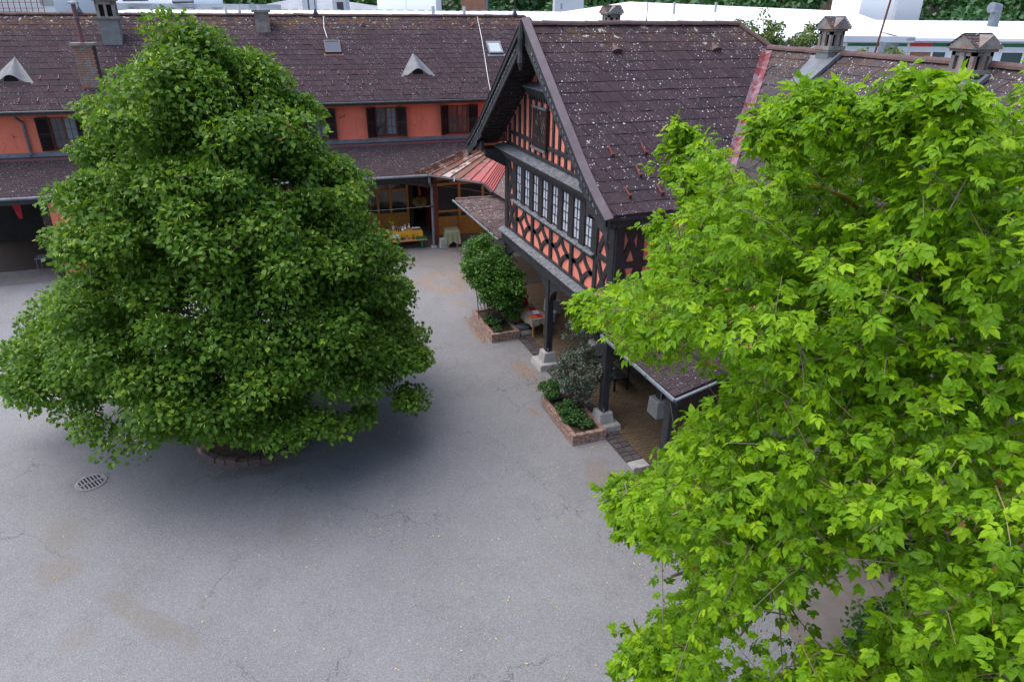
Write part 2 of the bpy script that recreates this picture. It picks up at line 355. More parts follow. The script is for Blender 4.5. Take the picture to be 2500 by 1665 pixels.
# ------------------------------------------------------------------ roof tiling
def tile_mb(wd, h, skew, lift=.013, th=.011):
    g0 = .006
    return MB().add([(g0,-.05,0),(wd-g0,-.05,0),(wd-g0+skew,h+.015,lift),(g0+skew,h+.015,lift),
                     (g0,-.05,-th),(wd-g0,-.05,-th),(wd-g0+skew,h+.015,lift-th),(g0+skew,h+.015,lift-th)],
                    [(0,1,2,3),(3,2,6,7),(1,5,6,2),(4,0,3,7)])
def lay_tiles(roof, rows, wd, h, skew, mat, nmax=300, score=None, jit=1., half=.5):
    """rows: (origin, u, v, n, u0, u1). Up to nmax tiles become single objects, the rest one mesh."""
    Mi = WM[root(roof).name].inverted(); me = tile_mb(wd, h, skew).mesh('roof_tile', mat); base_ = tile_mb(wd, h, skew)
    L = []
    for i, (p, u, v, n, u0, u1) in enumerate(rows):
        x = u0-wd+((i*half) % 1)*wd
        while x < u1-.02:
            if x+wd > u0+.02: L.append((Vector(p)+Vector(u)*x, u, v, n, x, u0, u1))
            x += wd
    if score: L.sort(key=lambda t: score(t[0]))
    rest = MB(); cnt = 0
    for (p, u, v, n, x, u0, u1) in L:
        n2 = (Vector(n)+Vector(u)*rnd.gauss(0,.008*jit)+Vector(v)*rnd.gauss(0,.006*jit)).normalized()
        v2 = (Vector(v)-n2*Vector(v).dot(n2)).normalized(); u2 = v2.cross(n2)
        if u2.dot(Vector(u)) < 0: u2 = -u2
        M = Mi @ frame(u2, v2, n2, p+Vector(n)*(rnd.uniform(0,.004)*jit)+Vector(v)*rnd.gauss(0,.004*jit))
        a = max(0, u0-x); b = min(wd, u1-x)
        whole = a < .01 and b > wd-.01
        if whole and cnt < nmax and score and score(p) < 1e5:
            inst('roof_tile', me, roof, M); cnt += 1
        else:
            vs = []
            for (q0, q1, q2) in base_.v:
                q0 = min(max(q0, a), b+skew) if not whole else q0
                vs.append(M @ Vector((q0, q1, q2)))
            rest.add(vs, base_.f, rnd.random())
    if rest.v:
        o = rest.build('roof_tiles_rest', mat, roof, local=True); o['kind'] = 'stuff'
def ridge_tiles(roof, p, q, r=.12, L=.38, mat='ridge'):
    p = Vector(p); q = Vector(q); d = (q-p); n = max(1, round(d.length/L)); st = d/n; d = d.normalized()
    side = d.cross(Vector((0,0,1))).normalized(); up = side.cross(d)
    if up.z < 0: up = -up; side = -side
    mb = MB(); k = 7; ln = st.length
    for e, rr in ((0, r), (ln+.03, r*.9)):
        for j in range(k):
            a = math.pi*(j/(k-1)); mb.v.append((e, math.cos(a)*rr, math.sin(a)*rr*.85)); mb.t.append(0)
    mb.f += [(j, j+1, k+j+1, k+j) for j in range(k-1)]+[tuple(range(k-1,-1,-1))]
    me = mb.mesh('ridge_tile', mat); Mi = WM[root(roof).name].inverted()
    for i in range(n):
        j2 = Vector((0,0,rnd.gauss(0,.006)))
        inst('ridge_tile', me, roof, Mi @ frame(d, side*(1 if d.cross(side).dot(up) > 0 else -1), up, p+st*i-up*r*.35+j2))
def hook_mesh():
    mb = MB(); mb.box(-.022,.022,-.27,.05,.03,.045); mb.box(-.035,.035,.03,.06,.02,.11); return mb.mesh('snow_guard', 'redhook')
HOOK = hook_mesh()
def chimney_house(parent, cx, cy, z0, zs, w, d, top, rz=0, shaft='render_grey', shaft_w=None):
    """shaft + open stone lantern with four small gables, built round (cx,cy)"""
    Rm = Matrix.Translation((cx,cy,0)) @ Matrix.Rotation(rz,4,'Z'); Mi = WM[root(parent).name].inverted() @ Rm
    def put(mb, name, mat, par):
        o = bpy.data.objects.new(name, mb.mesh(name, mat, False, Mi)); COL.objects.link(o); o.parent = par; return o
    W, D = w/2, d/2
    ch = put(MB().box(-W*.96,W*.96,-D*.96,D*.96,z0,zs-.08), 'chimney', shaft, parent)
    put(MB().box(-W*1.18,W*1.18,-D*1.18,D*1.18,zs-.08,zs).box(-W*1.08,W*1.08,-D*1.08,D*1.08,zs-.13,zs-.08), 'cornice', 'stucco_old', ch)
    zt = zs+top*.52; b = MB()
    pier = .16*w
    for sx in (-1,1):
        for sy in (-1,1): b.box(sx*W*.95-(pier if sx>0 else 0), sx*W*.95+(pier if sx<0 else 0), sy*D*.95-(pier if sy>0 else 0), sy*D*.95+(pier if sy<0 else 0), zs, zt)
    b.box(-W*.95,W*.95,-D*.95,D*.95,zt-.12*top,zt)           # lintel block
    b.box(-W*.55,W*.55,-D*.55,D*.55,zs,zt-.12*top)            # core
    for sx in (-1,1):                                        # thin mid mullions
        b.box(sx*W*.93-.03,sx*W*.93+.03,-.05,.05,zs,zt); b.box(-.05,.05,sx*D*.93-.03,sx*D*.93+.03,zs,zt)
    put(b, 'lantern', 'stucco_old', ch)
    put(MB().box(-W*.56,W*.56,-D*.56,D*.56,zs+.02,zt-.13*top).box(-W*.8,W*.8,-.04,.04,zs,zt-.15*top).box(-.04,.04,-D*.8,D*.8,zs,zt-.15*top), 'flue_dark', 'black', ch)
    put(MB().box(-W*1.12,W*1.12,-D*1.12,D*1.12,zt,zt+.05), 'eave_slab', 'stucco_old', ch)
    zc = zt+.05; zh = zs+top; rr = MB(); e = .08
    rr.prism([(-W-e,-D-e,zc),(-W-e,D+e,zc),(-W-e,0,zh)], (w+2*e,0,0)); rr.prism([(-W-e-.004,-D-e,zc+.003),(W+e+.004,-D-e,zc+.003),(0,-D-e,zh+.003)], (0,d+2*e,0))
    put(rr, 'gabled_cap', 'stucco_old', ch)
    tl = MB()
    for sy in (-1,1):
        for k in range(5):
            f = k/5; y0 = sy*(D+e)*(1-f); z1 = zc+(zh-zc)*f
            y1 = sy*(D+e)*(1-f-.24); z2 = zc+(zh-zc)*(f+.24)
            for sx in (-1,1):
                a, b2 = ((-W-e-.03, -W*.05) if sx < 0 else (W*.05, W+e+.03))
                tl.add([(a,y0,z1+.035),(b2,y0,z1+.035),(b2,y1,z2+.02),(a,y1,z2+.02)], [(0,1,2,3)], rnd.random())
    put(tl, 'cap_slates', 'tile_stub', ch)
    return ch

# ------------------------------------------------------------------ half-timbered gable house
FX, CY = 7.70, 17.52
house = thing('half_timbered_house', 'half-timbered gabled house with orange infill over an open arcade', 'house', (FX, CY, 0))
PROF = [(0,9.62),(3.55,6.90),(4.0,6.575),(4.45,6.28),(4.85,6.06)]
def prof_z(dy):
    dy = abs(dy)
    for (a, za), (b, zb) in zip(PROF, PROF[1:]):
        if dy <= b: return za+(zb-za)*(dy-a)/(b-a)
    return PROF[-1][1]
VX = 6.82                                                    # verge
def xend(z):
    if z > 9.05: return 13.1+(9.62-z)/(9.62-9.05)*.62
    return 13.6-(9.05-z)/.77
# plaster walls
gw = MB(); poly = [(FX,CY-3.78,3.2),(FX,CY+3.78,3.2),(FX,CY+3.78,prof_z(3.78)-.1)]+[(FX,CY+y,prof_z(y)-.12) for y in (3.55,0,-3.55)]+[(FX,CY-3.78,prof_z(3.78)-.1)]
gw.prism(poly, (.2,0,0)).build('gable_wall', 'plaster', house)
box('side_wall', 'plaster', house, FX+.2, 13.0, CY-3.78, CY-3.6, 3.0, prof_z(3.78)-.1)
box('rear_side_wall', 'plaster', house, FX+.2, 13.0, CY+3.6, CY+3.78, 3.0, prof_z(3.78)-.1)
box('floor_slab', 'darkwood', house, FX+.22, 12.4, CY-3.58, CY+3.58, 3.02, 3.18)
# roof deck with its own thickness; soffit boards show under the overhang
roof = MB()
for s in (-1, 1):
    for (a, za), (b, zb) in zip(PROF, PROF[1:]):
        xa, xb = xend(za), xend(zb)
        roof.add([(VX,CY+s*a,za),(xa,CY+s*a,za),(xb,CY+s*b,zb),(VX,CY+s*b,zb),(VX,CY+s*a,za-.1),(xa,CY+s*a,za-.1),(xb,CY+s*b,zb-.1),(VX,CY+s*b,zb-.1)],
                 [(0,1,2,3),(7,6,5,4),(0,3,7,4),(3,2,6,7)])
roof.add([(13.1,CY,9.62),(13.72,CY-.75,9.05),(14.6,CY-.75,8.5),(14.6,CY+.75,8.5),(13.72,CY+.75,9.05)], [(0,1,2,3,4)])
roof = roof.build('roof', 'tile_purple', house)
rows = []
arc = []
for (a, za), (b, zb) in zip(PROF, PROF[1:]): arc.append((math.hypot(b-a, zb-za), a, za, b, zb))
tot = sum(x[0] for x in arc); H_ = .335; nrow = int(tot/H_)
def at_arc(s0):
    for L, a, za, b, zb in arc:
        if s0 <= L+1e-6: f = s0/L; return a+(b-a)*f, za+(zb-za)*f
        s0 -= L
    return PROF[-1]
for i in range(nrow+1):
    s0 = tot-(i+1)*H_; s0 = max(s0, 0); y0, z0 = at_arc(s0); y1, z1 = at_arc(min(s0+H_, tot))
    v = Vector((0, -(y1-y0), z1-z0)).normalized(); u = Vector((1,0,0)); n = u.cross(-v); n = n if n.z > 0 else -n
    rows.append(((VX, CY-y0, z0+.012), u, v, n, .06, xend((z0+z1)/2)-VX-.1))
def sc_gable(p): return (Vector(p)-Vector(CAM)).length
lay_tiles(roof, rows, .335, H_, .165, 'tile_purple', 300, sc_gable, half=.37)
ridge_tiles(roof, (VX+.05,CY,9.66), (13.1,CY,9.66)); ridge_tiles(roof, (13.1,CY,9.66), (13.72,CY-.78,9.08), .1)
for k, (z_, xs) in enumerate(((7.0,(7.6,8.45,9.3,10.2)), (6.62,(8.05,8.85,9.65)), (6.3,(7.55,8.35,9.15,9.95)))):
    y0 = 0
    while prof_z(y0) > z_: y0 += .01
    sl_ = (prof_z(y0-.05)-prof_z(y0+.05))/.1; v = Vector((0,-1,-sl_)).normalized(); n = Vector((0,-sl_,1)).normalized()
    for x in xs: inst('snow_guard', HOOK, roof, WM[house.name].inverted() @ frame((1,0,0), v, n, (x,CY-y0,z_+.02)))
for x in (8.95, 11.9):                                      # small vent tiles near the ridge
    y0 = .72; z_ = prof_z(y0); v = Vector((0,-1,-.766)).normalized(); n = Vector((0,-.766,1)).normalized()
    mb = MB(); k = 8
    mb.v += [(math.cos(math.pi*j/k)*.15, .14, math.sin(math.pi*j/k)*.11+.03) for j in range(k+1)]+[(0,-.22,.03)]; mb.t += [0]*(k+2)
    mb.f += [(j,j+1,k+1) for j in range(k)]+[tuple(range(k+1))]
    inst('vent_tile', mb.mesh('vent_tile', 'ridge'), roof, WM[house.name].inverted() @ frame((1,0,0), v, n, (x,CY-y0,z_)))
# valley flashing, painted red and weathered white
vf = MB(); N = 14
L1 = []; L2 = []; Lm = []
for i in range(N+1):
    z = 9.0-(9.0-6.12)*i/N; X = 13.6-(9.05-z)/.77; dy = 0
    while prof_z(dy) > z: dy += .01
    Y = CY-dy
    Lm.append((X,Y,z+.03)); L1.append((X-.16, Y, z+.05)); L2.append((X+.02, Y-.20, z+.06))
for i in range(N): vf.add([L1[i],Lm[i],Lm[i+1],L1[i+1],L2[i],L2[i+1]], [(0,3,2,1),(1,2,5,4)])
vf.build('valley_flashing', 'redflash', house)
# verge boards, caps, soffit battens
for s in (-1, 1):
    pts = [(0,PROF[0][1]+.12)]+[(a,z+.04) for a,z in PROF[1:]]+[(5.02, PROF[-1][1]-.06)]
    bb = MB(); cp = MB(); b2 = MB()
    for (a, za), (b, zb) in zip(pts, pts[1:]):
        bb.add([(VX-.06,CY+s*a,za),(VX-.06,CY+s*b,zb),(VX-.06,CY+s*b,zb-.44),(VX-.06,CY+s*a,za-.52),(VX,CY+s*a,za),(VX,CY+s*b,zb),(VX,CY+s*b,zb-.44),(VX,CY+s*a,za-.52)],
               [(0,1,2,3),(7,6,5,4),(0,4,5,1),(2,6,7,3),(1,5,6,2)])
        b2.add([(VX-.11,CY+s*a,za),(VX-.11,CY+s*b,zb),(VX-.11,CY+s*b,zb-.13),(VX-.11,CY+s*a,za-.15),(VX-.062,CY+s*a,za),(VX-.062,CY+s*b,zb),(VX-.062,CY+s*b,zb-.13),(VX-.062,CY+s*a,za-.15)],
               [(0,1,2,3),(7,6,5,4),(0,4,5,1),(2,6,7,3)])
        cp.add([(VX-.13,CY+s*a,za+.005),(VX+.07,CY+s*a,za+.035),(VX+.07,CY+s*b,zb+.035),(VX-.13,CY+s*b,zb+.005),(VX-.13,CY+s*a,za+.03),(VX+.07,CY+s*a,za+.065),(VX+.07,CY+s*b,zb+.065),(VX-.13,CY+s*b,zb+.03)],
               [(0,1,2,3),(4,7,6,5),(0,3,7,4),(1,5,6,2)])
    brd = bb.build('verge_board', 'timber_worn', house); b2.build('moulding', 'timber', brd); cp.build('verge_cap', 'capmetal', house)
    # carved notches along the board
    nn = 26
    for i in range(nn):
        y0, z0 = at_arc(tot*(.12+.84*i/nn)); sl_ = (prof_z(y0-.05)-prof_z(y0+.05))/.1
        MB().bar((VX-.07,CY+s*y0,z0-.16), (VX-.07,CY+s*(y0+.055),z0-.24), .035, .03, (1,0,0)).build('carved_notch', 'ledge', brd)
    nb = 30
    for i in range(nb):                                      # soffit boards under the oversailing roof
        y0, z0 = at_arc(tot*(i+.5)/nb)
        MB().bar((VX+.02,CY+s*y0,z0-.13), (FX-.005,CY+s*y0,z0-.13), .035, .05).build('soffit_board', 'timber', house)
    # end of the wall plate and its curled bracket
    MB().prism([(VX+.1,CY+s*3.8,5.95),(VX+.1,CY+s*3.8,5.75),(FX,CY+s*3.8,5.35),(FX,CY+s*3.8,5.95)], (0,-s*.16,0)).build('bracket', 'timber', house)
    MB().prism([(VX+.02,CY+s*3.8,6.2),(VX+.02,CY+s*4.9,5.92),(VX+.02,CY+s*4.9,5.78),(VX+.02,CY+s*3.8,5.9)], (.1,0,0)).build('eave_return', 'timber', house)
# finial carving at the apex
MB().tube([(VX-.12,CY,9.68),(VX-.13,CY,9.3),(VX-.13,CY,9.0),(VX-.13,CY,8.75),(VX-.13,CY,8.55)], [.07,.09,.06,.10,.03], 8).build('finial', 'timber', house)
# eave: fascia board and gutter
box('fascia_board', 'timber_worn', house, VX+.05, 9.9, CY-4.83, CY-4.79, 5.78, 5.98)
gut = MB(); k = 6
gv = []
for x in (VX-.02, 10.1):
    for j in range(k+1):
        a = math.pi*j/k; gv.append((x, CY-4.92-math.cos(a)*.085, 6.03-math.sin(a)*.085))
gut.add(gv, [(j,j+1,k+1+j+1,k+1+j) for j in range(k)]); gut.build('gutter', 'gutter', house)
# cornices (sloped weathered ledges)
def ledge(name, y0, y1, zt, d, h, zdrop=.1):
    o = MB().prism([(FX,CY+y0,zt),(FX-d,CY+y0,zt-zdrop),(FX-d,CY+y0,zt-zdrop-.03),(FX,CY+y0,zt-.05)], (0,y1-y0,0)).build(name, 'ledge', house)
    MB().prism([(FX,CY+y0+.01,zt-.05),(FX-d+.03,CY+y0+.01,zt-zdrop-.032),(FX-d+.06,CY+y0+.01,zt-h*.6),(FX-d*.4,CY+y0+.01,zt-h),(FX,CY+y0+.01,zt-h)], (0,y1-y0-.02,0)).build('moulded_beam', 'timber', house)
    return o
ledge('main_cornice', -4.1, 4.1, 6.10, .34, .42)
ledge('upper_cornice', -1.72, 1.72, 8.14, .3, .36)
ledge('sill_ledge', -2.8, 3.05, 4.52, .15, .2, .05)
ledge('arcade_ledge', -3.9, 3.9, 3.42, .26, .2, .13)
# dentils below the upper cornice
for i in range(20): box('dentil', 'timber', house, FX-.13, FX-.02, CY-1.7+i*.173, CY-1.63+i*.173, 7.68, 7.78)
TF = FX-.045
def timber(name, y0, y1, z0, z1, f=TF, mat='timber'): return box(name, mat, house, f, FX+.03, CY+y0, CY+y1, z0, z1, bevel=.006)
# gable studs between the cornices
k = 0
for i in range(-8, 9):
    y = i*.425+.06
    zt = min(7.75, prof_z(abs(y)+.06)-.16)
    if zt > 6.25: timber('stud', y-.062, y+.062, 6.12, zt)
timber('rail', -3.3, 3.3, 6.47, 6.58, TF-.012); timber('bottom_rail', -3.7, 3.7, 6.105, 6.2, TF-.01)
# shuttered hatch
box('hatch', 'shutter', house, FX-.12, FX, CY+.36, CY+1.36, 6.44, 7.50, bevel=.008)
ht = house.children[-1]
hm = MB().box(FX-.15, FX-.121, CY+.34, CY+1.38, 7.50, 7.56).box(FX-.16,FX-.121,CY+.34,CY+1.38,6.38,6.44); hm.build('hatch_frame', 'ledge', ht)
ap = [(FX-.128, CY+.86+.11*math.cos(a), 6.98+.11*math.sin(a)) for a in [math.pi*j/8 for j in range(9)]]+[(FX-.128,CY+.75,6.8),(FX-.128,CY+.97,6.8)]
MB().prism(ap, (.004,0,0)).build('hatch_hole', 'black', ht)
for j in range(26):                                          # scratched bare wood on the hatch
    y = CY+.42+rnd.random()*.88; z = 6.6+rnd.random()*.8; l = rnd.uniform(.05,.16)
    MB().bar((FX-.1225,y,z), (FX-.1225,y+rnd.gauss(0,.015),z+l), .012, .004, (1,0,0)).build('scratch', 'beige', ht)
# apex struts
def arc_piece(name, cy, cz, ry, rz, a0, a1, wd, par=None, n=9, f=None, mat='timber'):
    f = TF if f is None else f; mb = MB(); P = []
    for j in range(n+1):
        a = a0+(a1-a0)*j/n; P.append((Vector((0,cy+(ry-wd/2)*math.cos(a),cz+(rz-wd/2)*math.sin(a))), Vector((0,cy+(ry+wd/2)*math.cos(a),cz+(rz+wd/2)*math.sin(a)))))
    for (a, b), (c, d) in zip(P, P[1:]):
        mb.add([(f,a.y,a.z),(f,b.y,b.z),(f,d.y,d.z),(f,c.y,c.z),(FX+.02,a.y,a.z),(FX+.02,b.y,b.z),(FX+.02,d.y,d.z),(FX+.02,c.y,c.z)], [(0,1,2,3),(0,3,7,4),(1,5,6,2)])
    return mb.build(name, mat, par or house)
for s in (-1, 1):
    arc_piece('curved_strut', CY+s*.85, 8.85, .75, .7, math.pi if s > 0 else 1.5*math.pi, 1.5*math.pi if s > 0 else 2*math.pi, .13)
    timber('apex_stud', s*1.2-.05, s*1.2+.05, 8.14, prof_z(1.25)-.2)
timber('king_post', -.09, .09, 8.14, 9.4, FX-.10)
# window band
W0, WS, WW = 2.745, .705, .37
timber('lintel', -2.75, 3.0, 5.63, 5.72, TF-.02)
for i in range(9):
    y = W0+.165-i*WS; timber('window_post', y-.155, y+.155, 4.5, 5.68, FX-.07)
for i in range(8):
    y1 = W0-i*WS; y0 = y1-WW; zb, zt = 4.55, 5.62
    fr = MB(); fr.box(FX-.045,FX-.02,CY+y0,CY+y0+.022,zb,zt).box(FX-.045,FX-.02,CY+y1-.022,CY+y1,zb,zt).box(FX-.045,FX-.02,CY+y0+.022,CY+y1-.022,zb,zb+.022).box(FX-.045,FX-.02,CY+y0+.022,CY+y1-.022,zt-.022,zt)
    ym = (y0+y1)/2; fr.box(FX-.048,FX-.022,CY+ym-.008,CY+ym+.008,zb+.022,zt-.022)
    for r in range(1,4): z = zb+(zt-zb)*r/4; fr.box(FX-.0465,FX-.021,CY+y0+.022,CY+y1-.022,z-.007,z+.007)
    win = fr.build('window', 'gutter', house)
    for c in range(2):
        for r in range(4):
            a = y0+.022+c*(WW/2-.022+.008); b = a+WW/2-.03; z = zb+(zt-zb)*r/4+.012; z2 = zb+(zt-zb)*(r+1)/4-.012
            tl = rnd.gauss(0,.004)
            MB().add([(FX-.03+tl,CY+a,z),(FX-.03-tl,CY+b,z),(FX-.03+rnd.gauss(0,.003),CY+b,z2),(FX-.03,CY+a,z2)], [(0,3,2,1)]).build('pane', 'glass_pale', win)
# lower panels: studs and curved braces meeting in the middle of each bay
SY = [2.83-1.41*i for i in range(5)]
for y in SY: timber('stud', y-.085, y+.085, 3.4, 4.46, FX-.055)
for a, b in zip(SY, SY[1:]):
    hy = (a-b)/2; z0, z1 = 3.40, 4.44; hz = (z1-z0)/2
    for cy_, cz_, a0 in ((a,z1,math.pi),(b,z1,1.5*math.pi),(b,z0,0),(a,z0,math.pi/2)):
        arc_piece('curved_brace', CY+cy_, cz_, hy-.0, hz+.02, a0, a0+math.pi/2, .125, None, 8, FX-.042+.002*(cy_ == a))
timber('foot_rail', -3.75, 3.75, 3.38, 3.46, FX-.06)
# corner posts and end panels with crossed braces
for s in (-1, 1):
    timber('corner_post', s*3.66-.13, s*3.66+.13, 3.2, 6.0, FX-.07)
    ys = sorted((s*3.53, s*2.93))
    for z0, z1 in ((3.46,4.45),(4.58,5.66)):
        for q in (0, 1):
            p = (FX-.02-.012*q, CY+ys[0], z0 if q else z1); e = (FX-.02-.012*q, CY+ys[1], z1 if q else z0)
            MB().bar(p, e, .15, .05, (1,0,0)).build('cross_brace', 'timber', house)
    timber('end_rail', ys[0], ys[1], 4.44, 4.58, FX-.05)
# side wall facing the camera: frame
SYW = CY-3.78
def side(name, x0, x1, z0, z1, d=.045): return box(name, 'timber', house, x0, x1, SYW-d, SYW+.02, z0, z1, bevel=.006)
side('corner_post', FX-.05, FX+.17, 3.0, 5.85, .07)
for x in (8.34, 8.95, 9.5, 10.1): side('stud', x-.1, x+.08, 3.0, 5.8)
side('rail', FX+.17, 10.2, 4.42, 4.57, .05); side('top_plate', FX+.17, 10.2, 5.62, 5.8, .055)
for z0, z1 in ((3.2,4.42),(4.57,5.62)):
    for q in (0, 1):
        MB().bar((FX+.17,SYW-.02-.012*q,z0 if q else z1), (8.26,SYW-.02-.012*q,z1 if q else z0), .13, .05, (0,1,0)).build('cross_brace', 'timber', house)
# arcade beam, posts with stone feet, curved spandrels
box('arcade_beam', 'timber_worn', house, FX-.17, FX+.14, CY-3.85, CY+3.85, 2.92, 3.2, bevel=.01)
def post(x, y, top, w=.2, foot=True, par=None, sub='timber'):
    par = par or house
    p = box('post', sub, par, x-w/2, x+w/2, y-w/2, y+w/2, .5, top, bevel=.015)
    MB().tube([(x-.06,y-.13,.36),(x-.06,y-.13,.62)], .022, 8).build('post_shoe', 'zinc', p)
    f = MB().add([(x-.42,y-.4,0),(x+.38,y-.4,0),(x+.38,y+.4,0),(x-.42,y+.4,0),(x-.38,y-.37,.2),(x+.35,y-.37,.21),(x+.35,y+.37,.2),(x-.38,y+.37,.19)],
        [(4,5,6,7),(0,1,5,4),(1,2,6,5),(2,3,7,6),(3,0,4,7)]); f.build('stone_foot', 'concrete', p, bevel=.02)
    MB().add([(x-.23,y-.23,.2),(x+.23,y-.23,.2),(x+.23,y+.23,.2),(x-.23,y+.23,.2),(x-.19,y-.19,.5),(x+.19,y-.19,.5),(x+.19,y+.19,.5),(x-.19,y+.19,.5)],
        [(4,5,6,7),(0,1,5,4),(1,2,6,5),(2,3,7,6),(3,0,4,7)]).build('plinth', 'concrete', p, bevel=.015)
    return p
for y in (CY-3.73, CY, CY+3.73): post(FX, y, 2.95)
def post_block(x, y, top):
    p = box('post', 'timber', house, x-.1, x+.1, y-.1, y+.1, .55, top)
    MB().add([(x-.25,y-.25,0),(x+.25,y-.25,0),(x+.25,y+.25,0),(x-.25,y+.25,0),(x-.23,y-.23,.55),(x+.23,y-.22,.56),(x+.22,y+.23,.55),(x-.23,y+.22,.54)],
        [(4,5,6,7),(0,1,5,4),(1,2,6,5),(2,3,7,6),(3,0,4,7)]).build('stone_block', 'concrete', p, bevel=.02)
    MB().tube([(x-.1,y-.15,.5),(x-.1,y-.15,.8)], .022, 8).build('post_shoe', 'zinc', p)
for y in (CY-3.75, CY+.0, CY+3.65): post_block(9.42, y, 3.02)
for yc in (CY-3.73, CY, CY+3.73):
    for s in (-1, 1):
        if abs(yc+s*.5-CY) > 3.75: continue
        P = [(FX-.06, yc+s*.1, 2.93), (FX-.06, yc+s*1.72, 2.93)]
        for j in range(11):
            a = math.pi/2*j/10; P.append((FX-.06, yc+s*(1.72-1.6*math.sin(a)), 2.88-.72*(1-math.cos(a))))
        P.append((FX-.06, yc+s*.1, 2.16))
        MB().prism(P, (.12,0,0)).build('spandrel', 'timber_worn', house)
# shaded back of the arcade
box('arcade_rear_wall', 'beige', house, 12.4, 12.6, 10.4, 27.6, 0, 3.3)

# ------------------------------------------------------------------ side wing (right)
wing = thing('side_wing', 'long wing with grey-brown tiled roof behind the pale green tree', 'building', (13.6, 14, 0))
box('wall', 'plaster', wing, 9.4, 9.6, 10.6, CY-3.79, 3.2, 5.75); box('arcade_inner_wall', 'darkwood', wing, 9.9, 10.0, 10.72, CY-3.79, 0.0, 3.19)
box('end_wall', 'stucco_old', wing, 9.61, 11.29, 10.5, 10.7, 0.0, 6.6)
box('setback_wall', 'stucco_old', wing, 11.3, 11.5, 3.0, 10.49, 0, 6.9)
box('north_wall', 'plaster', wing, 11.3, 11.5, CY+3.79, 32.5, 3.0, 6.3)
wz = lambda X: 9.05-.77*(13.6-X)
rw = MB()
rw.add([(13.6,2.5,9.05),(13.6,16.75,9.05),(8.95,12.1,wz(8.95)),(8.95,10.2,wz(8.95)),(10.3,10.2,wz(10.3)),(10.3,2.5,wz(10.3))], [(0,1,2,3,4,5)])
rw.add([(13.6,18.3,9.05),(13.6,36.9,9.05),(10.95,32.6,6.25),(10.95,21.2,6.25)], [(0,3,2,1)])
rw.add([(13.6,2.5,9.05),(18.3,2.5,5.43),(18.3,41,5.43),(13.6,36.9,9.05)], [(0,1,2,3)])
wroof = rw.build('roof', 'tile_wing', wing)
rows = []; v = Vector((-1,0,-.77)).normalized(); n = Vector((-.77,0,1)).normalized(); u = Vector((0,-1,0)); st = .32
for i in range(16):
    X0 = 13.6+v.x*st*i; X1 = X0+v.x*st
    if X1 < 8.9: break
    ytop = 16.75-(13.6-X0)-.25; yb = 10.2 if X1 < 10.25 else 3.0
    if ytop-yb > .3: rows.append(((X0, ytop, wz(X0)+.012), u, v, n, 0, ytop-yb))
lay_tiles(wroof, rows, .33, st, -.12, 'tile_wing', 220, lambda p: (Vector(p)-Vector(CAM)).length+max(0, 6-p[1])*3, half=.4)
ridge_tiles(wroof, (13.6,16.7,9.08), (13.6,3.0,9.08), .13); ridge_tiles(wroof, (13.6,18.4,9.08), (13.6,36.5,9.08), .13)
chimney_house(wroof, 13.45, 14.35, 8.5, 9.22, .42, .42, .62)
chimney_house(wroof, 13.3, 10.45, 8.4, 8.98, .52, .52, .62)
chimney_house(wroof, 13.6, 26.0, 8.6, 9.42, .54, .54, .66)
for cx, cy, w_ in ((12.95,14.35,.36),(12.75,10.45,.45)):     # metal saddle below each chimney
    MB().add([(cx+.35,cy-w_,wz(cx+.35)+.16),(cx+.35,cy+w_,wz(cx+.35)+.16),(cx-.35,cy+w_*.8,wz(cx-.35)+.05),(cx-.35,cy-w_*.8,wz(cx-.35)+.05)], [(0,1,2,3)]).build('chimney_saddle', 'zincdark', wroof)
    MB().bar((cx+.5,cy-w_-.03,wz(cx+.5)+.12), (cx-.4,cy-w_+.05,wz(cx-.4)+.08), .08, .08).build('saddle_edge', 'zincdark', wroof)
# low arcade roof to the right of the gable house
lz = lambda X: 2.78+(X-7.52)*.27
lr = MB().add([(7.52,10.45,lz(7.52)),(9.4,10.45,lz(9.4)),(9.4,CY-3.8,lz(9.4)),(7.52,CY-3.8,lz(7.52)),(7.52,10.45,lz(7.52)-.1),(9.4,10.45,lz(9.4)-.1),(9.4,CY-3.8,lz(9.4)-.1),(7.52,CY-3.8,lz(7.52)-.1)],
    [(0,1,2,3),(7,6,5,4),(0,3,7,4),(0,4,5,1)]).build('lean_to_roof', 'tile_low', wing)
rows = []; v = Vector((-1,0,-.27)).normalized(); n = Vector((-.27,0,1)).normalized()
for i in range(9):
    X0 = 9.42-.215*i; rows.append(((X0, CY-3.82, lz(X0)+.012), Vector((0,-1,0)), v, n, 0, 3.25))
lay_tiles(lr, rows, .2, .222, 0, 'tile_low', 130, sc_gable, half=.5)
MB().tube([(7.46,10.4,2.72),(7.46,CY-3.8,2.72)], .05, 8).build('gutter', 'zinc', wing)
MB().tube([(7.46,10.4,2.72),(9.4,10.4,3.2)], .035, 8).build('gutter_end', 'zinc', wing)
box('eave_beam', 'timber', wing, 7.62, 7.78, 10.5, CY-3.9, 2.5, 2.66)
pw = post(7.72, 10.85, 2.5, .22, par=wing)
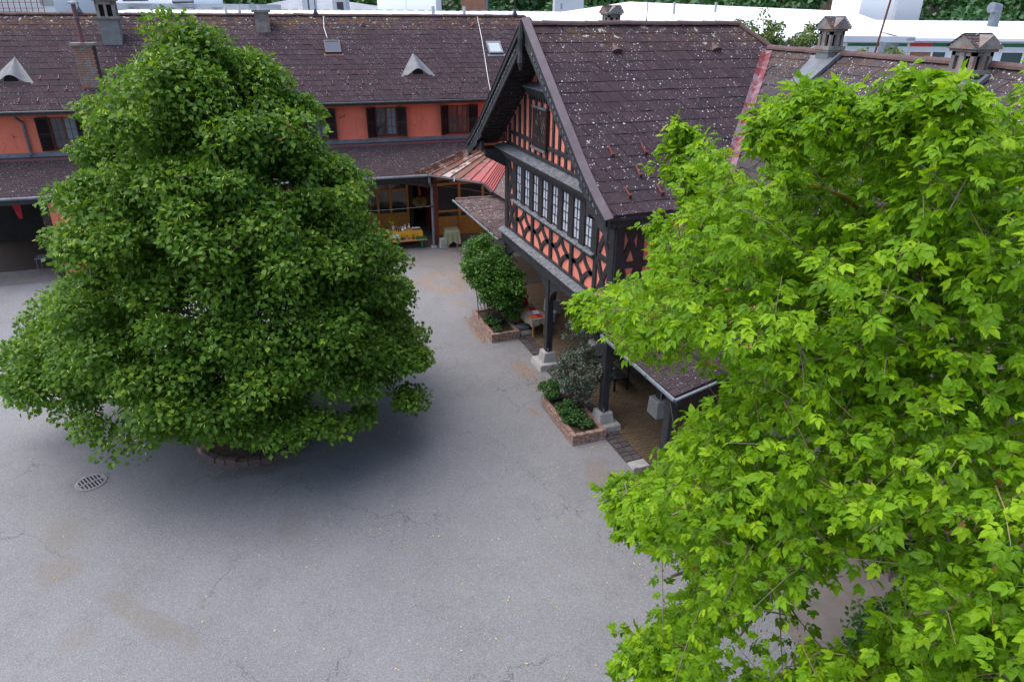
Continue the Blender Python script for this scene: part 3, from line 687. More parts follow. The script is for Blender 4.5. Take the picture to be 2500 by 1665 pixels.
# hipped stub roof to the left of the gable house
A = (7.68,27.6,2.78); Bp = (9.45,26.0,3.14); Cc = (9.45,CY+3.8,3.14); D = (7.68,CY+4.5,2.78)
sr = MB().add([A,Bp,Cc,D]+[(p[0],p[1],p[2]-.09) for p in (A,Bp,Cc,D)], [(0,3,2,1),(4,5,6,7),(0,4,7,3),(0,1,5,4)]).build('stub_roof', 'tile_stub', house)
rows = []; v = Vector((-1,0,-.203)).normalized(); n = Vector((-.203,0,1)).normalized(); u = Vector((0,-1,0))
for i in range(9):
    X0 = 9.45-.2*i; yt = 27.6-(X0-7.68)*.9-.05; rows.append(((X0,yt,3.14-(9.45-X0)*.203+.01), u, v, n, 0, yt-(CY+4.3)))
lay_tiles(sr, rows, .2, .205, 0, 'tile_stub', 160, sc_gable, jit=2.5)
ridge_tiles(sr, (7.72,27.56,2.83), (9.45,26.0,3.2), .07, .3)
MB().tube([(7.62,27.7,2.72),(7.62,CY+4.4,2.72)], .045, 8).build('stub_gutter', 'ledge', house)
MB().add([(7.7,CY+4.5,2.83),(8.9,CY+4.2,3.09),(8.9,CY+3.8,3.12),(7.7,CY+3.8,2.9)], [(0,1,2,3)]).build('stub_flashing', 'redflash', house)
MB().add([(8.2,CY+5.1,2.935),(8.75,CY+5.0,3.05),(8.7,CY+4.45,3.06),(8.15,CY+4.6,2.95)], [(0,1,2,3)]).build('lead_patch', 'zincdark', house)
# ------------------------------------------------------------------ back wing with veranda (local frame: s along, o depth, z)
back = thing('back_wing', 'long orange back building with brown tiled roof and shuttered windows', 'building', (7.28,29.97,0), R_(-3.4))
BM = WM[back.name]
def lb(name, mat, s0, s1, o0, o1, z0, z1, par=None, bevel=0): return box(name, mat, par or back, s0, s1, o0, o1, z0, z1, local=True, bevel=bevel)
S0, S1 = -21.0, 6.5
WINS = [-14.55, -7.6, -4.62, -1.42, 1.95]; WH = .50
segs = [S0]+[x for w_ in WINS for x in (w_-WH, w_+WH)]+[S1]
ww = MB()
for a, b in zip(segs[::2], segs[1::2]): ww.box(a, b, 3.0, 3.25, 4.3, 6.15)
for w_ in WINS: ww.box(w_-WH, w_+WH, 3.0, 3.25, 4.3, 4.6).box(w_-WH, w_+WH, 3.0, 3.25, 5.86, 6.15)
ww.build('upper_wall', 'plaster_back', back, local=True)
lb('rear_wall', 'plaster_back', S0, S1, 11.2, 11.4, 0, 6.1)
lb('flashing_band', 'zinc', S0, S1, 2.94, 3.0, 4.32, 4.5); lb('flashing_foot', 'maroon', S0, S1, 2.55, 2.94, 4.24, 4.3)
for w_ in WINS:
    # window: wooden frame, two casements with glazing bars, dark room or curtain behind
    f = MB().box(w_-WH,w_-WH+.06,3.06,3.13,4.6,5.86).box(w_+WH-.06,w_+WH,3.06,3.13,4.6,5.86).box(w_-WH+.06,w_+WH-.06,3.06,3.13,5.8,5.86).box(w_-WH+.06,w_+WH-.06,3.06,3.13,4.6,4.66).box(w_-.04,w_+.04,3.055,3.12,4.66,5.8)
    for s in (-1,1):
        cx = w_+s*.24
        f.box(cx-.008,cx+.008,3.075,3.1,4.66,5.8)
        for z in (4.98,5.36): f.box(min(w_+s*.04,w_+s*.44),max(w_+s*.04,w_+s*.44),3.078,3.098,z-.008,z+.008)
    win = f.build('window', 'winwood', back, local=True)
    for s in (-1,1):
        for c in (0,1):
            for r, (za,zb) in enumerate(((4.66,4.972),(4.988,5.352),(5.368,5.8))):
                a = w_+s*.24-.2+c*.208; MB().add([(a,3.09,za),(a+.19,3.09,za),(a+.19,3.09+rnd.gauss(0,.004),zb),(a,3.09,zb)], [(0,1,2,3)]).build('pane', 'glass_mid' if s > 0 and w_ != WINS[-1] else 'glass', win, local=True)
    lb('room_shade', 'room', w_-WH-.3, w_+WH+.3, 3.9, 3.95, 4.3, 6.0, win)
    if w_ != WINS[-1] and w_ != WINS[0]:
        cu = MB(); n = 14
        for k in range(n):
            xa = w_+.06+.36*k/n; xb = w_+.06+.36*(k+1)/n; cu.add([(xa,3.2+.02*(k%2),4.62),(xb,3.2+.02*((k+1)%2),4.62),(xb-.0,3.2+.02*((k+1)%2),5.84),(xa,3.2+.02*(k%2),5.84)], [(0,1,2,3)])
        cu.build('curtain', 'curtain', win, local=True)
    lb('window_sill', 'winwood', w_-WH-.05, w_+WH+.05, 2.93, 3.06, 4.55, 4.6, win)
    for s in (-1, 1):
        # louvred shutter standing ajar
        ang = R_(rnd.uniform(12,35)); hx = w_+s*WH; M = Matrix.Translation((hx,2.98,0)) @ Matrix.Rotation(-s*ang,4,'Z')
        q = MB().box(0,.05,-.04,0,4.56,5.88).box(.41,.46,-.04,0,4.56,5.88).box(.05,.41,-.04,0,5.81,5.88).box(.05,.41,-.04,0,4.56,4.64).box(.05,.41,-.04,0,5.18,5.24).box(.05,.41,-.006,-.001,4.64,5.18).box(.05,.41,-.006,-.001,5.24,5.81)
        flip = Matrix.Diagonal((s,1,1,1))
        me = q.mesh('shutter', 'shutter', False, M @ flip)
        sh = bpy.data.objects.new('shutter', me); COL.objects.link(sh); sh.parent = back
        sm = MB().box(.05,.41,-.052,.012,-.007,.007).mesh('slat', 'shutter')
        for k in range(16):
            z = 4.68+k*.071
            if abs(z-5.21) < .05: continue
            inst('slat', sm, sh, M @ flip @ Matrix.Translation((0,0,z)) @ Matrix.Translation((.23,-.02,0)) @ Matrix.Rotation(R_(35),4,'X') @ Matrix.Translation((-.23,.02,0)))
# main roof
rz_ = lambda o: 6.2+(o-2.5)*(9.58-6.2)/4.7
mr = MB().add([(S0,2.5,6.2),(S1+2,2.5,6.2),(S1+.3,7.2,9.58),(S0,7.2,9.58),(S0,11.9,6.2),(S1+2,11.9,6.2)], [(0,1,2,3),(3,2,5,4),(1,5,2)]).build('roof', 'tile_back', back, local=True)
lb('eave_soffit', 'timber', S0, S1, 2.52, 3.0, 6.06, 6.14)
lb('eave_fascia', 'gutter', S0, S1, 2.44, 2.5, 6.02, 6.17)
MB().tube([(S0,2.40,6.14),(S1,2.40,6.14)], .055, 8).build('gutter', 'gutter', back, local=True)
def bw(p): return BM @ Vector(p)
sl = (9.58-6.2)/4.7; vloc = Vector((0,-1,-sl)).normalized(); nloc = Vector((0,-sl,1)).normalized(); R3 = BM.to_3x3()
rows = []; n_r = 17; hrow = math.hypot(4.7, 3.38)/n_r
for i in range(n_r):
    o_ = 7.2+vloc.y*hrow*i; rows.append((bw((S0,o_,rz_(o_)+.012)), R3 @ Vector((1,0,0)), R3 @ vloc, R3 @ nloc, 0.02, S1-S0-.02-(7.2-o_)*0))
def sc_back(p):
    x, y, z = proj(p); ok = (0 < x < 140 or 690 < x < 1200) and y < 245
    return (Vector(p)-Vector(CAM)).length if ok else 1e6
lay_tiles(mr, rows, .345, hrow, .17, 'tile_back', 300, sc_back, half=.37)
ridge_tiles(mr, bw((S0,7.2,9.62)), bw((S1,7.2,9.62)), .12, .42)
BI = BM.inverted()
for k, o_ in enumerate((3.92,3.40,2.88)):
    for i in range(-34, 8):
        s_ = i*.66+(k%2)*.33
        if S0+.3 < s_ < S1-.4 and rnd.random() > .12: inst('snow_guard', HOOK, mr, frame(Vector((.7,0,0)), vloc*.8, nloc*.55, (s_,o_,rz_(o_)+.02)))
# eyebrow dormers
for s_ in (-16.18, .28):
    n = 16; mb = MB(); front = []
    for j in range(n+1):
        x = -.78+1.56*j/n; front.append((s_+x, 3.75, rz_(3.75)+.02+.36*math.exp(-(x/.40)**2)))
    top = (s_, 5.0, rz_(5.0)+.03)
    for a, b in zip(front, front[1:]):
        ma = tuple((a[i]*.5+top[i]*.5) for i in range(3)); mb2 = tuple((b[i]*.5+top[i]*.5) for i in range(3))
        ma = (ma[0],ma[1],ma[2]+.02); mb2 = (mb2[0],mb2[1],mb2[2]+.02)
        mb.add([a,b,mb2,ma,top], [(0,1,2,3),(3,2,4)])
        mb.add([a,b,(b[0],b[1]-.05,b[2]-.04),(a[0],a[1]-.05,a[2]-.04)], [(0,3,2,1)])
    d = mb.build('eyebrow_dormer', 'hoodmetal', mr, True, local=True)
    fl = MB().add([(f[0],3.80,f[2]-.01) for f in front]+[(front[-1][0],3.80,rz_(3.8)-.05),(front[0][0],3.80,rz_(3.8)-.05)], [tuple(range(n+3))]); fl.build('dormer_front', 'beige', d, local=True)
    op = [(s_+.26*math.cos(math.pi*j/10), 3.785, rz_(3.78)+.06+.24*math.sin(math.pi*j/10)) for j in range(11)]
    MB().add(op, [tuple(range(11))]).build('dormer_opening', 'black', d, local=True)
    MB().box(s_-.66,s_+.66,3.70,3.76,rz_(3.72),rz_(3.72)+.07).build('dormer_sill', 'maroon', d, local=True)
# roof windows
for s_, o_, mt, fm in ((-3.38,5.35,'skylight_dark','gutter'), (4.36,5.23,'skylight_pale','zinc')):
    def P(x, y, h): q = Vector((s_,o_,rz_(o_)))+Vector((1,0,0))*x+vloc*y+nloc*h; return tuple(q)
    k = MB()
    for (x0,x1,y0,y1) in ((-.36,-.29,-.42,.42),(.29,.36,-.42,.42),(-.29,.29,-.42,-.34),(-.29,.29,.34,.42)):
        k.add([P(x0,y0,0),P(x1,y0,0),P(x1,y1,0),P(x0,y1,0),P(x0,y0,.12),P(x1,y0,.12),P(x1,y1,.12),P(x0,y1,.12)], [(4,5,6,7),(0,1,5,4),(1,2,6,5),(2,3,7,6),(3,0,4,7)])
    sk = k.build('roof_window', fm, mr, local=True)
    MB().add([P(-.29,-.34,.1),P(.29,-.34,.1),P(.29,.34,.1),P(-.29,.34,.1)], [(0,3,2,1)]).build('pane', mt, sk, local=True)
    MB().add([P(-.44,.42,.035),P(.44,.42,.035),P(.44,.56,.035),P(-.44,.56,.035)], [(0,3,2,1)]).build('apron', fm if fm == 'zinc' else 'maroon', sk, local=True)
# lightning conductors and rods
for pts in (((-3.55,7.2),(-3.62,6.4),(-3.55,5.85)), ((4.0,7.2),(3.85,5.6),(3.55,3.4),(3.46,2.45))):
    MB().tube([(s_,o_,rz_(o_)+.06) for s_,o_ in pts], .014, 5).build('conductor_cable', 'white', mr, local=True)
for s_ in (-13.9, -3.9, 6.0):
    rod = MB().tube([(s_,7.2,9.62),(s_,7.2,12.2)], .016, 5).build('lightning_rod', 'gutter', mr, local=True)
    MB().add([(s_-.12,7.08,9.66),(s_+.12,7.08,9.66),(s_+.12,7.32,9.66),(s_-.12,7.32,9.66),(s_,7.2,9.95)], [(0,1,4),(1,2,4),(2,3,4),(3,0,4)]).build('rod_foot', 'gutter', rod, local=True)
for s_ in (-10.9, -6.5+.6, -1.8, 3.65):
    MB().add([(s_-.13,6.52,rz_(6.52)+.03),(s_+.13,6.52,rz_(6.52)+.03),(s_,6.5,rz_(6.5)+.22),(s_,6.8,rz_(6.8)+.05)], [(0,1,2),(1,3,2),(3,0,2)]).build('vent_tile', 'maroon', mr, local=True)
# chimneys on the back roof
ctr = bw((-12.55,5.85,0)); chimney_house(mr, ctr.x, ctr.y, 8.2, 9.53, .78, .6, 1.15, R_(-3.4))
bc = lb('brick_chimney', 'joint', -13.62, -12.92, 3.45, 4.05, 6.7, 8.5, mr)
z = 6.75; r = 0
while z < 8.45:
    x = -13.63-(r%2)*.12
    while x < -12.93:
        a = max(x,-13.635); b = min(x+.225,-12.905)
        if b-a > .04: MB().box(a,b,3.438,3.5,z,z+.075).build('brick', 'chimbrick', bc, local=True)
        x += .235
    z += .088; r += 1
lb('chimney_coping', 'stucco_old', -13.72, -12.82, 3.36, 4.14, 8.5, 8.6, bc)
fp = MB().tube([(-13.3,3.75,8.6),(-13.3,3.75,10.0)], .085, 10).build('flue_pipe', 'maroon', bc, local=True)
MB().tube([(-13.3,3.75,10.02),(-13.3,3.75,10.05),(-13.3,3.75,10.12)], [.2,.22,.05], 12).tube([(-13.3,3.75,9.5),(-13.3,3.75,9.54)], .13, 10).build('flue_cowl', 'zinc', bc, local=True)
pc = lb('stucco_chimney', 'stucco_old', -6.65, -6.03, 6.2, 6.75, 8.6, 9.72, mr); lb('coping', 'stucco_old', -6.75, -5.93, 6.1, 6.85, 9.72, 9.82, pc)
# downpipe on the upper wall, left
MB().tube([(-16.0,2.42,6.1),(-16.0,2.5,5.95),(-15.93,2.9,5.72),(-15.93,2.9,4.55),(-15.93,2.75,4.42)], .055, 8).build('downpipe', 'zincdark', back, local=True)
# ---- veranda roof (lower)
vz = lambda o: 3.40+(o+.15)*.95/3.15
vr = MB().add([(S0,-.15,3.40),(-.14,-.15,3.40),(2.75,2.2,vz(2.2)),(2.9,3.0,4.35),(S0,3.0,4.35)]+[(S0,-.15,3.31),(-.14,-.15,3.31),(2.75,2.2,vz(2.2)-.09),(2.9,3.0,4.26),(S0,3.0,4.26)], [(0,1,2,3,4),(9,8,7,6,5),(0,5,6,1)]).build('veranda_roof', 'tile_low', back, local=True)
rows = []; v3 = Vector((0,-3.15,-.95)).normalized(); n3 = Vector((0,-.95,3.15)).normalized(); ns = 21; hr = math.hypot(3.0,.95)/ns
for i in range(ns):
    o_ = 2.8+v3.y*hr*i; rows.append((bw((S0,o_,vz(o_)+.012)), R3 @ Vector((1,0,0)), R3 @ v3, R3 @ n3, .02, -.2-S0+max(0,(o_+.15))*1.22-.1))
lay_tiles(vr, rows, .17, hr, 0, 'tile_low', 0, None, half=.5)
MB().tube([(S0,-.24,3.36),(-.14,-.24,3.36)], .06, 8).build('veranda_gutter', 'zincdark', back, local=True)
lb('veranda_plate', 'timber', S0, -.1, -.06, .1, 3.1, 3.3)
# ---- red metal corner roof with standing seams (world coordinates)
E1 = [Vector(p) for p in ((6.51,29.97,3.45),(7.13,29.80,3.42),(9.02,27.8,3.36),(8.92,26.29,3.32))]
T1 = [Vector(p) for p in ((9.88,31.87,4.10),(10.0,31.2,4.12),(10.35,29.1,4.16),(10.2,28.0,4.0))]
def lerpchain(ch, t):
    t *= len(ch)-1; i = min(int(t), len(ch)-2); return ch[i].lerp(ch[i+1], t-i)
rm = MB(); NS = 17
for i in range(NS):
    a, b = i/NS, (i+1)/NS; q = [lerpchain(E1,a), lerpchain(E1,b), lerpchain(T1,b), lerpchain(T1,a)]
    rm.add(q+[p-Vector((0,0,.06)) for p in q], [(0,1,2,3),(7,6,5,4),(0,4,5,1)], ((i*.37)%1))
rr = rm.build('corner_roof', 'redroof', back)
for i in range(NS+1): MB().bar(lerpchain(E1,i/NS)+Vector((0,0,.02)), lerpchain(T1,i/NS)+Vector((0,0,.02)), .025, .05).build('standing_seam', 'redroof', rr)
MB().tube([p+Vector((-.06,-.06,-.05)) for p in E1[1:]], .055, 8).build('corner_gutter', 'gutter', back)
MB().tube([E1[1].lerp(E1[2],.5)+Vector((-.08,-.08,.06)), E1[1].lerp(E1[2],.5)+Vector((-.1,-.1,-.12))], .02, 5).build('gutter_hook', 'white', back)
# sloping tile piece and wall beyond the red roof
MB().add([(8.92,26.29,3.3),(10.2,28.0,3.99),(10.6,26.5,4.25),(9.5,22,4.0),(9.0,22,3.35)], [(0,4,3,2,1)]).build('inner_lean_to', 'tile_stub', back)
# ---- veranda front: piers, dark openings, arch
for a, b in ((-15.0,-14.05),(-11.3,-8.6),(-6.4,-4.3)): lb('pier', 'plaster_back', a, b, .05, .35, 0, 3.12)
for a in (-18.3,-15.0,-11.3): lb('dark_post', 'darkwood', a-.3, a-.02, .08, .3, 0, 3.12)
lb('veranda_rear_wall', 'room', S0, -11.3, 6.0, 6.2, 0, 3.3); lb('veranda_inner_floor', 'darkwood', S0, -11.4, 1.6, 6.0, .008, .02); lb('ground_wall', 'darkwood', -11.3, -2.75, 3.02, 3.2, 0, 4.2); lb('passage_wall', 'room', -2.74, .6, 4.6, 4.7, 0, 3.3); lb('passage_ceiling', 'darkwood', S0, 5, 3.26, 6.0, 3.3, 3.4); lb('passage_jamb', 'darkwood', -.62, -.4, 2.9, 3.2, 0, 3.25); lb('side_partition', 'redwood', .33, .45, 1.75, 4.6, 0, 3.2)  # rear wall coloured near-black in place of the shade inside the opening
P = [(-4.3,.02,3.12),(-.1,.02,3.12)]+[(-.1-4.2*j/16,.02,3.02-.42*(abs(j/16-.45)/.55)**2.2) for j in range(17)]
MB().prism(P, (0,.14,0)).build('arched_lintel', 'darkwood', back, local=True)
# downpipe at the corner, with a concrete foot
MB().tube([(-.12,-.24,3.33),(-.12,-.22,3.05),(.0,-.05,2.8),(.0,0,2.6),(.0,0,.12)], .062, 10).build('downpipe', 'zinc', back, local=True)
lb('pipe_foot', 'concrete', -.12, .12, -.14, .1, 0, .1); lb('pipe_bracket', 'gutter', -.09, .09, -.08, .08, 1.92, 1.97)
lb('corner_post', 'redwood', .14, .32, .35, .53, .0, 3.2)
# doors
def door_set(name, cols, o_, z0, z1, ztr, dado):
    s_a, s_b = cols[0], cols[-1]; f = MB()
    for x in cols: f.box(x-.06, x+.06, o_-.06, o_+.06, z0, z1)
    for a, b in zip(cols, cols[1:]):
        for z, h in ((z0,.12),(z1-.1,.1),(ztr,.1),(dado,.1)): f.box(a+.06,b-.06,o_-.055,o_+.055,z,z+h)
    d = f.build(name, 'doorwood', back, local=True)
    for a, b in zip(cols, cols[1:]):
        MB().box(a+.06,b-.06,o_-.02,o_+.02,z0+.12,dado-.22 if dado > 1 else dado).build('door_panel', 'doorwood', d, local=True)
        if dado > 1: MB().add([(a+.06,o_,dado-.22),(b-.06,o_,dado-.22),(b-.06,o_,dado),(a+.06,o_,dado)], [(0,1,2,3)]).build('pane', 'glass', d, local=True)
        MB().add([(a+.06,o_,dado+.1),(b-.06,o_,dado+.1),(b-.06,o_+.01,ztr),(a+.06,o_,ztr)], [(0,1,2,3)]).build('pane', 'glass', d, local=True)
        MB().add([(a+.06,o_,ztr+.1),(b-.06,o_,ztr+.1),(b-.06,o_+.01,z1-.1),(a+.06,o_,z1-.1)], [(0,1,2,3)]).build('pane', 'glass', d, local=True)
    return d
door_set('glazed_door', [-2.68,-2.1,-1.5,-.66], 3.0, .02, 2.62, 2.02, .85)
lb('door_curtain', 'yellowcloth', -.86, -.74, 3.05, 3.08, 1.0, 2.5)
door_set('glazed_door', [.52,1.62,2.78], 1.75, .02, 2.78, 2.45, 1.15)
lb('door_poster', 'teal', 1.85, 2.5, 1.80, 1.82, 1.75, 2.3)
lb('dark_end_post', 'darkwood', 2.84, 3.3, 1.7, 2.2, 0, 3.3)
MB().tube([(-4.3,-.1,1.98),(-2,-.08,1.93),(-.05,-.06,1.97)], .0035, 4).build('clothes_wire', 'white', back, local=True)
MB().tube([(-.1,.1,2.9),(1.5,-.6,2.75),(3.2,-1.3,2.45)], .003, 4).build('clothes_wire', 'white', back, local=True)

# ------------------------------------------------------------------ things in the courtyard
def planter(name, label, x0, x1, y0, y1, h=.3, wd=.12):
    t = thing(name, label, 'planter', ((x0+x1)/2,(y0+y1)/2,0))
    box('mortar_core', 'joint', t, x0+.012, x1-.012, y0+.012, y0+wd-.01, 0, h-.012)
    core = MB().box(x0+.012,x0+wd-.01,y0+wd-.01,y1-wd+.01,0,h-.012).box(x1-wd+.01,x1-.012,y0+wd-.01,y1-wd+.01,0,h-.012).box(x0+.012,x1-.012,y1-wd+.01,y1-.012,0,h-.012).build('mortar', 'joint', t)
    box('soil', 'soil', t, x0+wd-.02, x1-wd+.02, y0+wd-.02, y1-wd+.02, 0, h-.07)
    nr = 4; bh = h/nr
    for r in range(nr):
        z0 = r*bh; z1 = z0+bh-.008+(.004 if r == nr-1 else 0)
        for axis, c, a, b in (('x',y0,x0,x1),('x',y1-wd,x0,x1),('y',x0,y0+wd,y1-wd),('y',x1-wd,y0+wd,y1-wd)):
            p = a-(r%2)*.12
            while p < b-.01:
                q0 = max(p,a)+.003; q1 = min(p+.24,b)-.003
                if q1-q0 > .03:
                    j = rnd.uniform(-.005,.005)
                    if axis == 'x': MB().box(q0,q1,c+j,c+wd+j,z0,z1).build('brick', 'brick', t, bevel=.006)
                    else: MB().box(c+j,c+wd+j,q0,q1,z0,z1).build('brick', 'brick', t, bevel=.006)
                p += .25
    return t
planter('brick_planter', 'brick planter under the tall leafy green bush', 6.56, 7.55, 19.55, 21.75)
planter('brick_planter', 'brick planter under the grey-leaved shrub, nearest the camera', 6.56, 7.52, 13.2, 15.25)
# loose paving stones by the far planter
ls = thing('stone_slabs', 'low stack of stone slabs beside the far brick planter', 'slabs', (7.75,20.1,0))
for (x,y,a,z,sx,sy) in ((7.85,19.75,.15,0,.5,.3),(7.8,20.2,.3,0,.55,.35),(7.82,20.05,.1,.13,.4,.3),(7.75,20.75,-.1,0,.5,.4)):
    M = Matrix.Translation((x,y,z)) @ Matrix.Rotation(a,4,'Z'); q = MB().box(-sx/2,sx/2,-sy/2,sy/2,.0,.13)
    q.v = [tuple(M @ Vector(p)) for p in q.v]; q.build('slab', 'stone', ls, bevel=.02)
# round tree bed
BX, BY, BR = -.85, 16.5, 1.5
bed = thing('tree_bed', 'round stone-edged tree bed with bare soil under the big lime tree', 'tree bed', (BX,BY,0))
n = 32
for i in range(n):
    a0 = 2*math.pi*i/n; a1 = 2*math.pi*(i+1)/n-.008; h = .15+rnd.uniform(-.02,.02); ro = BR+rnd.uniform(-.015,.02); ri = BR-.17
    c = lambda a, r_, z: (BX+math.cos(a)*r_, BY+math.sin(a)*r_, z)
    MB().add([c(a0,ri,0),c(a1,ri,0),c(a1,ro,0),c(a0,ro,0),c(a0,ri,h),c(a1,ri,h),c(a1,ro-.02,h-.01),c(a0,ro-.02,h-.01)], [(4,7,6,5),(0,4,5,1),(1,5,6,2),(2,6,7,3),(3,7,4,0)]).build('edge_stone', 'brick' if rnd.random() < .12 else 'bedstone', bed, bevel=.012)
sm = MB(); sv = [(BX,BY,.24)]; rings = 6; ns = 24
for r in range(1,rings+1):
    for j in range(ns):
        a = 2*math.pi*j/ns; rr_ = (BR-.15)*r/rings; sv.append((BX+math.cos(a)*rr_, BY+math.sin(a)*rr_, .22-.10*(r/rings)**2+rnd.uniform(-.02,.02)))
sm.add(sv, [(0,1+j,1+(j+1)%ns) for j in range(ns)]+[(1+(r-1)*ns+j,1+r*ns+j,1+r*ns+(j+1)%ns,1+(r-1)*ns+(j+1)%ns) for r in range(1,rings) for j in range(ns)]); sm.build('soil', 'soil', bed, True)
# drain cover
gr = thing('drain_grate', 'round iron drain grate set in the asphalt at left', 'drain', (-4.6,15.62,0), R_(28))
fr = MB(); n = 32
for i in range(n):
    a0, a1 = 2*math.pi*i/n, 2*math.pi*(i+1)/n; c = lambda a, r_, z: (math.cos(a)*r_, math.sin(a)*r_, z)
    fr.add([c(a0,.27,.014),c(a1,.27,.014),c(a1,.335,.014),c(a0,.335,.014),c(a0,.335,.001),c(a1,.335,.001),c(a0,.27,.002),c(a1,.27,.002)], [(0,3,2,1),(3,4,5,2),(0,1,7,6)])
fr.build('frame', 'iron', gr, local=True)
MB().add([(math.cos(2*math.pi*i/24)*.275, math.sin(2*math.pi*i/24)*.275, .004) for i in range(24)], [tuple(range(24))]).build('pit', 'black', gr, local=True)
MB().box(-.265,.265,-.022,.022,.006,.016).build('cross_bar', 'iron', gr, local=True)
for k in range(8):
    x = -.245+k*.07; h = math.sqrt(max(.0,.272**2-x*x))
    for s in (-1,1): MB().box(x-.017,x+.017,min(s*.022,s*h),max(s*.022,s*h),.006,.015).build('bar', 'iron', gr, local=True)
# ---- tables
def loc_back(s_, o_): q = bw((s_,o_,0)); return (q.x,q.y,0)
def trestle(name, label, loc, rz, L, W, H, cloth, mats, drop=.28, legs='pine', plain=False):
    t = thing(name, label, 'table', loc, rz)
    MB().box(-L/2,L/2,-W/2,W/2,H-.03,H).build('table_top', 'pine', t, local=True)
    for sx in (-1,1):
        for sy in (-1,1): MB().box(sx*(L/2-.1)-.03,sx*(L/2-.1)+.03,sy*(W/2-.08)-.03,sy*(W/2-.08)+.03,0,H-.03).build('leg', legs, t, local=True)
    if cloth:
        c = thing('tablecloth', cloth, 'tablecloth', (loc[0],loc[1],H), rz); mb = MB(); n = 40; P = []
        per = []
        for i in range(n):
            f = i/n*4; k = int(f); u_ = f-k
            e = ((-1+2*u_,-1),(1,-1+2*u_),(1-2*u_,1),(-1,1-2*u_))[k]; per.append((e[0]*(L/2+.012), e[1]*(W/2+.012)))
        for i,(x,y) in enumerate(per):
            wv = .02*math.sin(i*1.9)+.015*math.sin(i*.77); o_ = 1+(wv+.03)/(L/2); o2 = 1+(wv+.03)/(W/2)
            P.append(((x,y,.006),(x*1.01,y*1.015,-.03),(x*o_,y*o2,-drop*(1+.12*math.sin(i*.9)))))
        vs = [q for p in P for q in p]; fs = [tuple(3*i for i in range(n))]
        for i in range(n):
            j = (i+1)%n; fs += [(3*i,3*i+1,3*j+1,3*j),(3*i+1,3*i+2,3*j+2,3*j+1)]
        mb.add(vs, fs); o = mb.mesh('cloth', mats, False); ob = bpy.data.objects.new('cloth', o); COL.objects.link(ob); ob.parent = c
    return t
yl = loc_back(-1.35,.62); yr = R_(-3.4)
trestle('market_table', 'long trestle table under a yellow cloth by the glazed door', yl, yr, 1.75, .6, .75, 'bright yellow cloth hanging over the market table', 'yellowcloth', .3, 'plasticgreen')
bn = thing('bench', 'low wooden bench with seedling pots before the yellow table', 'bench', loc_back(-1.25,.12), yr)
MB().box(-.95,.95,-.15,.15,.40,.44).build('seat', 'pine', bn, local=True)
for sx in (-1,1): MB().box(sx*.7-.03,sx*.7+.03,-.12,.12,0,.40).build('leg', 'plasticgreen', bn, local=True)
pot_me = MB().tube([(0,0,0),(0,0,.09),(0,0,.10)], [.035,.05,.052], 10)
def top_yellow(s_, o_): return tuple(bw((s_,o_,.76)))
def leaftuft(name, par_loc, label, cat, r, h, n, mat, lsz, potmat='redwood', group=None):
    t = thing(name, label, cat, par_loc, 0, group)
    MB().tube([(0,0,0),(0,0,.08),(0,0,.09)], [.04,.055,.057], 10).build('pot', potmat, t, local=True)
    L = MB()
    for i in range(n):
        a = rnd.random()*6.28; q = Vector((math.cos(a)*r*rnd.random()**.5, math.sin(a)*r*rnd.random()**.5, .09+h*rnd.random())); d = Vector((rnd.gauss(0,1),rnd.gauss(0,1),rnd.gauss(.4,.6))).normalized()*lsz
        s_ = d.orthogonal().normalized()*lsz*.35; L.add([q,q+d*.5+s_,q+d,q+d*.5-s_], [(0,1,2,3)], rnd.random())
    L.build('foliage', mat, t, local=True); return t
for i, (s_, nm, pm) in enumerate(((-2.05,'purple','purplepaper'),(-1.65,'clay','redwood'),(-1.42,'dark','gutter'),(-1.2,'violet','purplepaper'),(-.92,'clay','redwood'))):
    q = bw((s_,.12,.44)); leaftuft('seedling_pot', tuple(q), 'seedling in a %s pot on the bench, %s from the left' % (nm, ('first','second','third','fourth','fifth')[i]), 'potted plant', .06, .12, 26, 'herb_leaf', .05, pm, 'seedling pots on the bench')
for i, s_ in enumerate((-.68,-.42)):
    q = bw((s_,.12,.44)); tr = thing('seedling_tray', 'green seedling tray at the %s of the bench' % ('near side' if i == 0 else 'right end'), 'seedling tray', tuple(q), yr, 'seedling trays on the bench')
    MB().box(-.12,.12,-.1,.1,0,.06).build('tray', 'plasticgreen', tr, local=True)
    L = MB()
    for k in range(50):
        p = Vector((rnd.uniform(-.11,.11),rnd.uniform(-.09,.09),.06+rnd.random()*.06)); d = Vector((rnd.gauss(0,1),rnd.gauss(0,1),.8)).normalized()*.04; s2 = d.orthogonal().normalized()*.015; L.add([p,p+d*.5+s2,p+d,p+d*.5-s2],[(0,1,2,3)],rnd.random())
    L.build('seedlings', 'herb_leaf', tr, local=True)
jl_ = ['left end','second','third','fourth','right end']
for i in range(5):
    for k in range(2):
        q = top_yellow(-.86+i*.075, .5+k*.11); t = thing('jam_jar', '%s of the white-lidded jars in the %s row on yellow cloth' % (jl_[i], ('front','back')[k]), 'jar', q, 0, 'white-lidded jars on the yellow cloth')
        MB().tube([(0,0,0),(0,0,.075)], .03, 10).build('glass', 'jarglass', t, local=True); MB().tube([(0,0,.075),(0,0,.10)], .033, 10).build('lid', 'white', t, local=True)
